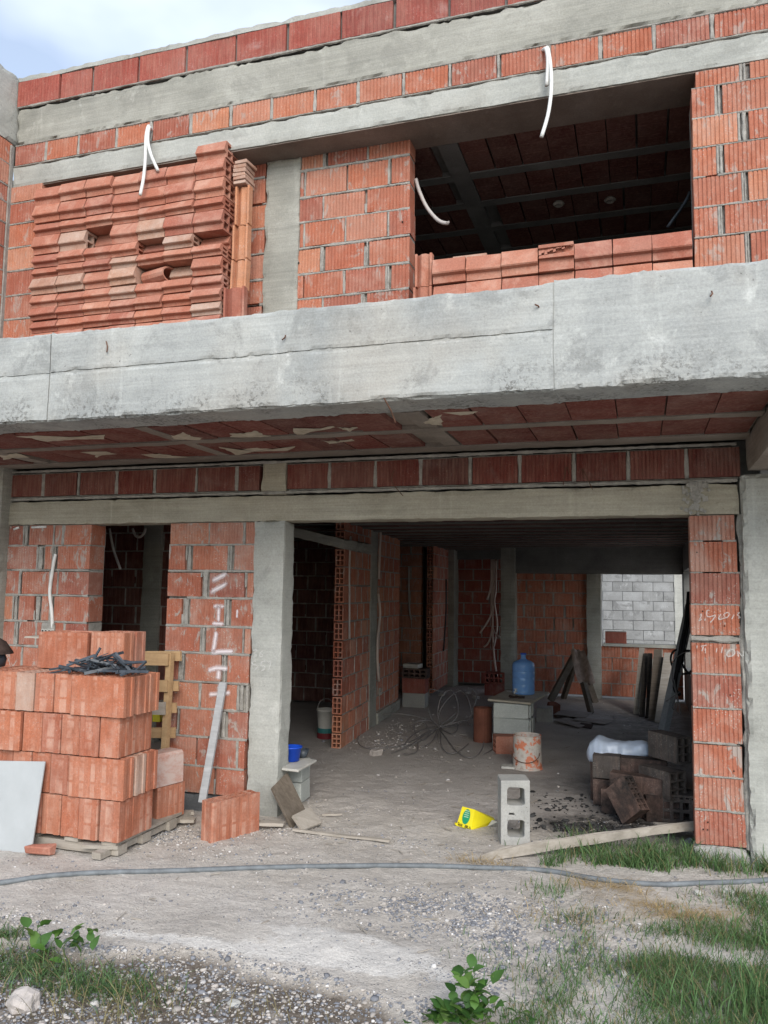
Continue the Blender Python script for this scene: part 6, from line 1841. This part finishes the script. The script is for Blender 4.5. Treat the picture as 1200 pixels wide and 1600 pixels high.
# wire tangle
wm = MB()
def wsag(p):
    return p
for k, path in enumerate(([(-2.299, 3.908, 0.012), (-2.394, 4.100, 0.021), (-2.568, 4.100, 0.086), (-2.729, 4.100, 0.129), (-2.858, 4.100, 0.132), (-3.086, 4.100, 0.093), (-3.250, 4.100, -0.001), (-3.067, 3.324, 0.012), (-2.868, 2.823, 0.012), (-2.666, 2.565, 0.012), (-2.473, 2.605, 0.012), (-2.302, 2.819, 0.012), (-2.278, 3.468, 0.012), (-2.299, 3.908, 0.012)], [(-2.299, 3.908, 0.012), (-2.441, 4.100, 0.048), (-2.568, 4.100, 0.063), (-2.615, 4.100, -0.023), (-2.397, 3.335, 0.012), (-2.259, 3.066, 0.012), (-2.346, 3.615, 0.012), (-2.489, 4.100, 0.045), (-2.568, 4.100, 0.063)], [(-2.299, 3.908, 0.012), (-2.410, 4.100, 0.080), (-2.442, 4.100, 0.213)], [(-2.331, 4.100, -0.005), (-2.316, 4.100, 0.146), (-2.254, 4.100, 0.284), (-2.161, 4.100, 0.393), (-2.068, 4.100, 0.421), (-1.975, 4.100, 0.343), (-1.914, 4.100, 0.198), (-1.891, 4.100, 0.052), (-1.781, 3.336, 0.012)],
    [(-2.315, 4.100, -0.004), (-2.129, 4.100, 0.067), (-1.975, 4.100, 0.106), (-1.822, 4.100, 0.174), (-1.671, 4.100, 0.271), (-1.634, 4.100, 0.354), (-1.686, 4.100, 0.381)], [(-1.990, 4.100, 0.090), (-1.944, 4.100, 0.182), (-1.899, 4.100, 0.333), (-1.914, 4.100, 0.436), (-1.960, 4.100, 0.478)], [(-1.990, 4.100, 0.076), (-1.801, 3.835, 0.012), (-1.629, 3.162, 0.012), (-1.563, 2.617, 0.012), (-1.646, 2.518, 0.012), (-1.819, 2.721, 0.012), (-2.029, 3.157, 0.012), (-2.244, 3.746, 0.012)], [(-2.250, 3.835, 0.012), (-2.137, 3.612, 0.012), (-2.056, 3.644, 0.012), (-2.068, 4.002, 0.012), (-2.098, 4.100, 0.069)], [(-2.264, 3.829, 0.012), (-2.062, 3.066, 0.012), (-1.892, 2.693, 0.012), (-1.781, 2.667, 0.012), (-1.766, 3.032, 0.012)], [(-2.313, 3.903, 0.012), (-2.331, 3.447, 0.012), (-2.316, 2.965, 0.012), (-2.338, 2.517, 0.012), (-2.382, 2.229, 0.012)], [(-2.292, 3.818, 0.012), (-2.265, 3.305, 0.012), (-2.278, 2.980, 0.012), (-2.171, 2.445, 0.012), (-2.196, 2.302, 0.012), (-2.254, 2.413, 0.012)],
    [(-1.883, 4.100, 0.215), (-1.747, 4.100, 0.164), (-1.641, 4.100, 0.053), (-1.534, 3.598, 0.012), (-1.478, 2.999, 0.012), (-1.516, 2.703, 0.012)], [(-2.315, 4.100, 0.011), (-2.222, 4.100, 0.091), (-2.129, 4.100, 0.171)], [(-2.257, 3.926, 0.012), (-2.129, 4.100, 0.023), (-2.021, 4.100, 0.089)], [(-2.278, 3.824, 0.012), (-2.149, 3.189, 0.012)], [(-2.467, 4.100, 0.333), (-2.444, 4.100, 0.424), (-2.365, 4.100, 0.443), (-2.302, 4.100, 0.401)], [(-2.315, 4.100, 0.026), (-2.324, 4.100, 0.190), (-2.286, 4.100, 0.372), (-2.192, 4.100, 0.422), (-2.114, 4.100, 0.247), (-2.129, 4.100, 0.097), (-2.284, 4.100, -0.002)], [(-2.362, 4.100, -0.007), (-2.444, 3.757, 0.012), (-2.448, 3.231, 0.012), (-2.375, 2.643, 0.012)], [(-2.282, 3.869, 0.012), (-2.346, 3.615, 0.012), (-2.361, 3.025, 0.012), (-2.412, 2.629, 0.012)], [(-2.275, 3.779, 0.012), (-2.164, 3.026, 0.012), (-2.167, 2.726, 0.012)])):
    dy = 0
    pts = [Vector((p[0], p[1] + .10 * math.sin(i * 1.3 + k), max(p[2], .012))) for i, p in enumerate(path)]
    wm.tube(pts, .0058, 5, sub=6)
tag(obj('wire_coil', wm, M_WIRE, None, (0, 0, 0), (0, 0, 0), True), 'tangled sprawling coil of grey wire on the floor before the table', 'wire')
# blocks at the back by the partition
q_ = (-3.226, 5.383, 0.000)
for k, (nm, z0, h, L, m_, lab) in enumerate((('grey_block', 0, .19, .32, M_BLOCK, 'grey block at the bottom of the small pile behind the partition'), ('hollow_brick', .193, .20, .32, M_PURPLE, 'dark red brick in the middle of the small pile behind the partition'), ('hollow_brick', .396, .13, .34, M_BURNT, 'hollow brick with dark openings on top of the small pile behind the partition'))):
    mb = MB().extrude([(0, 0), (L, 0), (L, h), (0, h)], .22, grid_holes(.01, L - .01, .01, h - .01, 4, 2, .02) if k == 2 else [], Matrix(((0, 1, 0, 0), (1, 0, 0, 0), (0, 0, 1, 0), (0, 0, 0, 1))), .002)
    tag(obj(nm, mb, m_, None, (-3.20, 5.50, z0), (0, 0, R(2))), lab, 'block')
tag(obj('stone_slab', bevel(MB().quadbox(0, .22, 0, .2, 0, .06, None, .004).mesh('stone_slab'), .006), M_TILE, None, (-3.20, 5.52, .53), (0, 0, R(-4))), 'pale slab on top of the small pile behind the partition', 'slab')
for k, (z0, h, nu) in enumerate(((.0, .18, 0), (.185, .17, 4))):
    mb = MB().extrude([(0, 0), (.30, 0), (.30, h), (0, h)], .2, grid_holes(.01, .29, .01, h - .01, 4, 2, .022) if nu else [], Matrix(((0, 1, 0, 0), (1, 0, 0, 0), (0, 0, 1, 0), (0, 0, 0, 1))), .002)
    tag(obj('hollow_brick', mb, M_PURPLE, None, (-2.366, 7.2, z0 + .05 * 0), (0, 0, 0)), ('plain brick under the holed one at the foot of the back column', 'holed brick on top of another at the foot of the back column')[k], 'brick')
# trestle with a rag
tr = thing('trestle', 'charred wooden trestle standing against the back wall', 'trestle', (-0.924, 5.967, 0.000))
for nm, a, b in (('leg', (-0.899, 6.300, 0.768), (-1.230, 6.038, 0.120)), ('leg', (-0.900, 6.200, 0.775), (-0.675, 5.887, 0.000)), ('leg', (-0.918, 6.900, 0.707), (-1.170, 7.262, 0.000)), ('leg', (-0.899, 6.900, 0.708), (-0.685, 7.015, -0.000))):
    part_board(nm, tr, a, b, .05, .09, M_DARKWOOD)
part_board('ridge', tr, (-0.884, 6.100, 0.782), (-0.925, 7.000, 0.709), .07, .09, M_DARKWOOD)
cl = MB()
for i in range(9):
    for k in range(6):
        t, u = i / 8, k / 5
        base = Vector((-0.855, 5.950, 0.837)).lerp(Vector((-0.711, 5.750, 0.409)), t)
        cl.v.append(base + Vector((.17 * (u - .5) * (1 + .5 * math.sin(t * 3)) + .02 * math.sin(u * 9 + t * 4), -.04 * math.sin(u * 8 + t * 2) - .03, .02 * math.sin(u * 7))))
for i in range(8):
    for k in range(5):
        cl.f.append((i * 6 + k, i * 6 + k + 1, i * 6 + 7 + k, i * 6 + 6 + k))
tag(obj('rag', cl, M_CLOTH, None, (0, 0, 0), (0, 0, 0), True), 'dirty pale rag draped over the right leg of the trestle', 'rag')
for k, (pts4, m_) in enumerate(((([(-1.067, 4.945, 0.030), (-0.739, 4.587, 0.020), (-0.612, 4.938, 0.020), (-0.943, 5.214, 0.030)]), M_PAPER), (([(-0.845, 4.987, 0.045), (-0.461, 4.948, 0.020), (-0.369, 5.126, 0.030), (-0.788, 5.264, 0.040)]), M_PAPER), (([(-1.102, 5.290, 0.050), (-0.703, 5.174, 0.050), (-0.648, 5.583, 0.060), (-1.063, 5.727, 0.050)]), M_PAPER), (([(-0.772, 4.724, 0.012), (-0.600, 4.599, 0.012), (-0.588, 4.780, 0.030), (-0.737, 4.871, 0.030)]), M_DARKCLOTH))):
    slab4('cardboard_sheet', pts4, .008, m_, 'dusty flat sheet on the floor at the foot of the trestle, %s one' % ('frontmost pale', 'right hand', 'hindmost', 'dark crumpled')[k], 'cardboard', None, 'dusty sheets on the floor', 0)
# boards leaning in the window corner
for k, (xt, yt, xb, yb, w, m_) in enumerate(((1003, 1013, 994, 1116, .075, M_GREYWOOD), (1010, 1022, 1003, 1120, .07, M_BLACKWOOD), (1016, 1022, 1012, 1122, .06, M_BLACKWOOD), (1028, 1016, 1020, 1126, .11, M_DARKWOOD), (1036, 1028, 1030, 1127, .09, M_BLACKWOOD), (1045, 1021, 1030, 1130, .11, M_GREYWOOD))):
    top = onplane({0: (-0.007, 0.000, 1.262), 1: (0.019, 0.000, 1.227), 2: (0.043, 0.000, 1.228), 3: (0.089, -0.000, 1.253), 4: (0.119, 0.000, 1.206), 5: (0.153, -0.000, 1.236)}[k], 7.1 - .12 * k)
    bot = Vector({0: (-0.103, 6.064, 0.000), 1: (-0.030, 5.859, 0.000), 2: (0.041, 5.774, 0.000), 3: (0.102, 5.577, 0.000), 4: (0.179, 5.554, 0.000), 5: (0.176, 5.394, 0.000)}[k])
    tag(obj('leaning_board', MB().bar(bot, top, w, .028, 0, 0, .003), m_), ('grey patchy', 'sooty narrow', 'sooty thin', 'broad dark', 'second sooty broad', 'broad grey')[k] + ' board leaning in the corner below the back window, %s from the left' % ORD[k], 'board', 'boards leaning by the back window')
tag(obj('leaning_beam', MB().bar((0.182, 4.316, 0.000), (0.533, 4.600, 1.486), .09, .07, 0, 0, .003), M_STEELWOOD), 'long grey squared timber leaning on the right hand side wall', 'timber')
hz = MB()
cz = Vector((0.355, 4.500, 0.835))
hz.tube([cz + Vector((math.cos(a) * .10 + .004 * k, .03 * math.sin(a * .5) - .02, math.sin(a) * .135)) for k, a in enumerate(np.linspace(.6, 13.2, 60))], .012, 7)
hz.tube([(0.516, 4.600, 1.633), (0.476, 4.500, 1.304), (0.412, 4.450, 1.014), (0.364, 4.400, 0.765), (0.330, 4.350, 0.554), (0.385, 4.400, 0.480)], .022, 8, sub=4)
hz.tube([(0.533, 4.550, 1.597), (0.493, 4.450, 1.269), (0.430, 4.400, 0.982), (0.377, 4.400, 0.729)], .014, 8, sub=4)
tag(obj('hose_coil', hz, M_RUBBER, None, (0, 0, 0), (0, 0, 0), True), 'black hose looped beside the grey leaning timber', 'hose')
tw2 = MB()
for pth in ([(0.305, 4.300, 0.750), (0.342, 4.300, 0.879), (0.431, 4.300, 0.953), (0.512, 4.300, 0.970)], [(0.302, 4.250, 0.655), (0.350, 4.200, 0.467), (0.333, 4.200, 0.327), (0.377, 4.150, 0.295)], [(0.327, 4.250, 0.882), (0.300, 4.200, 0.674), (0.337, 4.200, 0.501), (0.294, 4.200, 0.360), (0.333, 4.200, 0.327)], [(0.320, 4.200, 0.661), (0.360, 4.150, 0.439), (0.383, 4.150, 0.288)], [(0.228, 4.200, 0.419), (0.384, 4.200, 0.532)]):
    tw2.tube(pth, .006, 5, sub=5)
tag(obj('loose_wire', tw2, M_WIRE, None, (0, 0, 0), (0, 0, 0), True), 'thin pale wires tied round the grey leaning timber', 'wire')
# hose across the yard
hpts = [(p[0], p[1], gz(p[0], p[1]) + .012) for p in [(-3.605, -1.976, 0.000), (-3.322, -1.747, 0.000), (-3.158, -1.596, 0.000), (-2.941, -1.443, 0.000), (-2.692, -1.320, 0.000), (-2.466, -1.217, 0.000), (-2.135, -1.074, 0.000), (-1.803, -0.920, 0.000), (-1.458, -0.783, 0.000), (-1.180, -0.671, 0.000), (-0.893, -0.589, 0.000), (-0.567, -0.539, 0.000), (-0.278, -0.588, 0.000), (0.028, -0.560, 0.000), (0.300, -0.442, 0.000), (0.651, -0.242, 0.000), (1.104, 0.077, 0.000)]]
tag(obj('garden_hose', MB().tube(hpts, .0145, 9, sub=8), M_HOSE, None, (0, 0, 0), (0, 0, 0), True), 'grey hose stretched across the ground in front of the house', 'hose')
lt_ = (-2.922, 6.664, 0.000)
for k, pq in enumerate(((-3.090, 5.989, 0.000), (-2.911, 6.829, 0.000), (-2.592, 7.216, 0.000), (-2.351, 6.754, 0.000), (-2.521, 2.174, 0.000))):
    s = random.uniform(.05, .09)
    tag(obj('rubble_piece', bevel(MB().quadbox(0, s * 1.6, 0, s, 0, s * .7, None, s * .2).mesh('rubble_piece'), s * .12), (M_TERRA, M_TILE, M_STONE, M_STONE, M_STONE)[k], None, (pq[0], pq[1], .0), (0, 0, random.uniform(0, 3))), ('reddish rubble piece by the small block pile', 'pale rubble at the foot of the lit brick strip', 'pale rubble before the back wall', 'pale rubble next to the holed bricks at the back', 'pale lump on the floor by the partition end')[k], 'rubble')
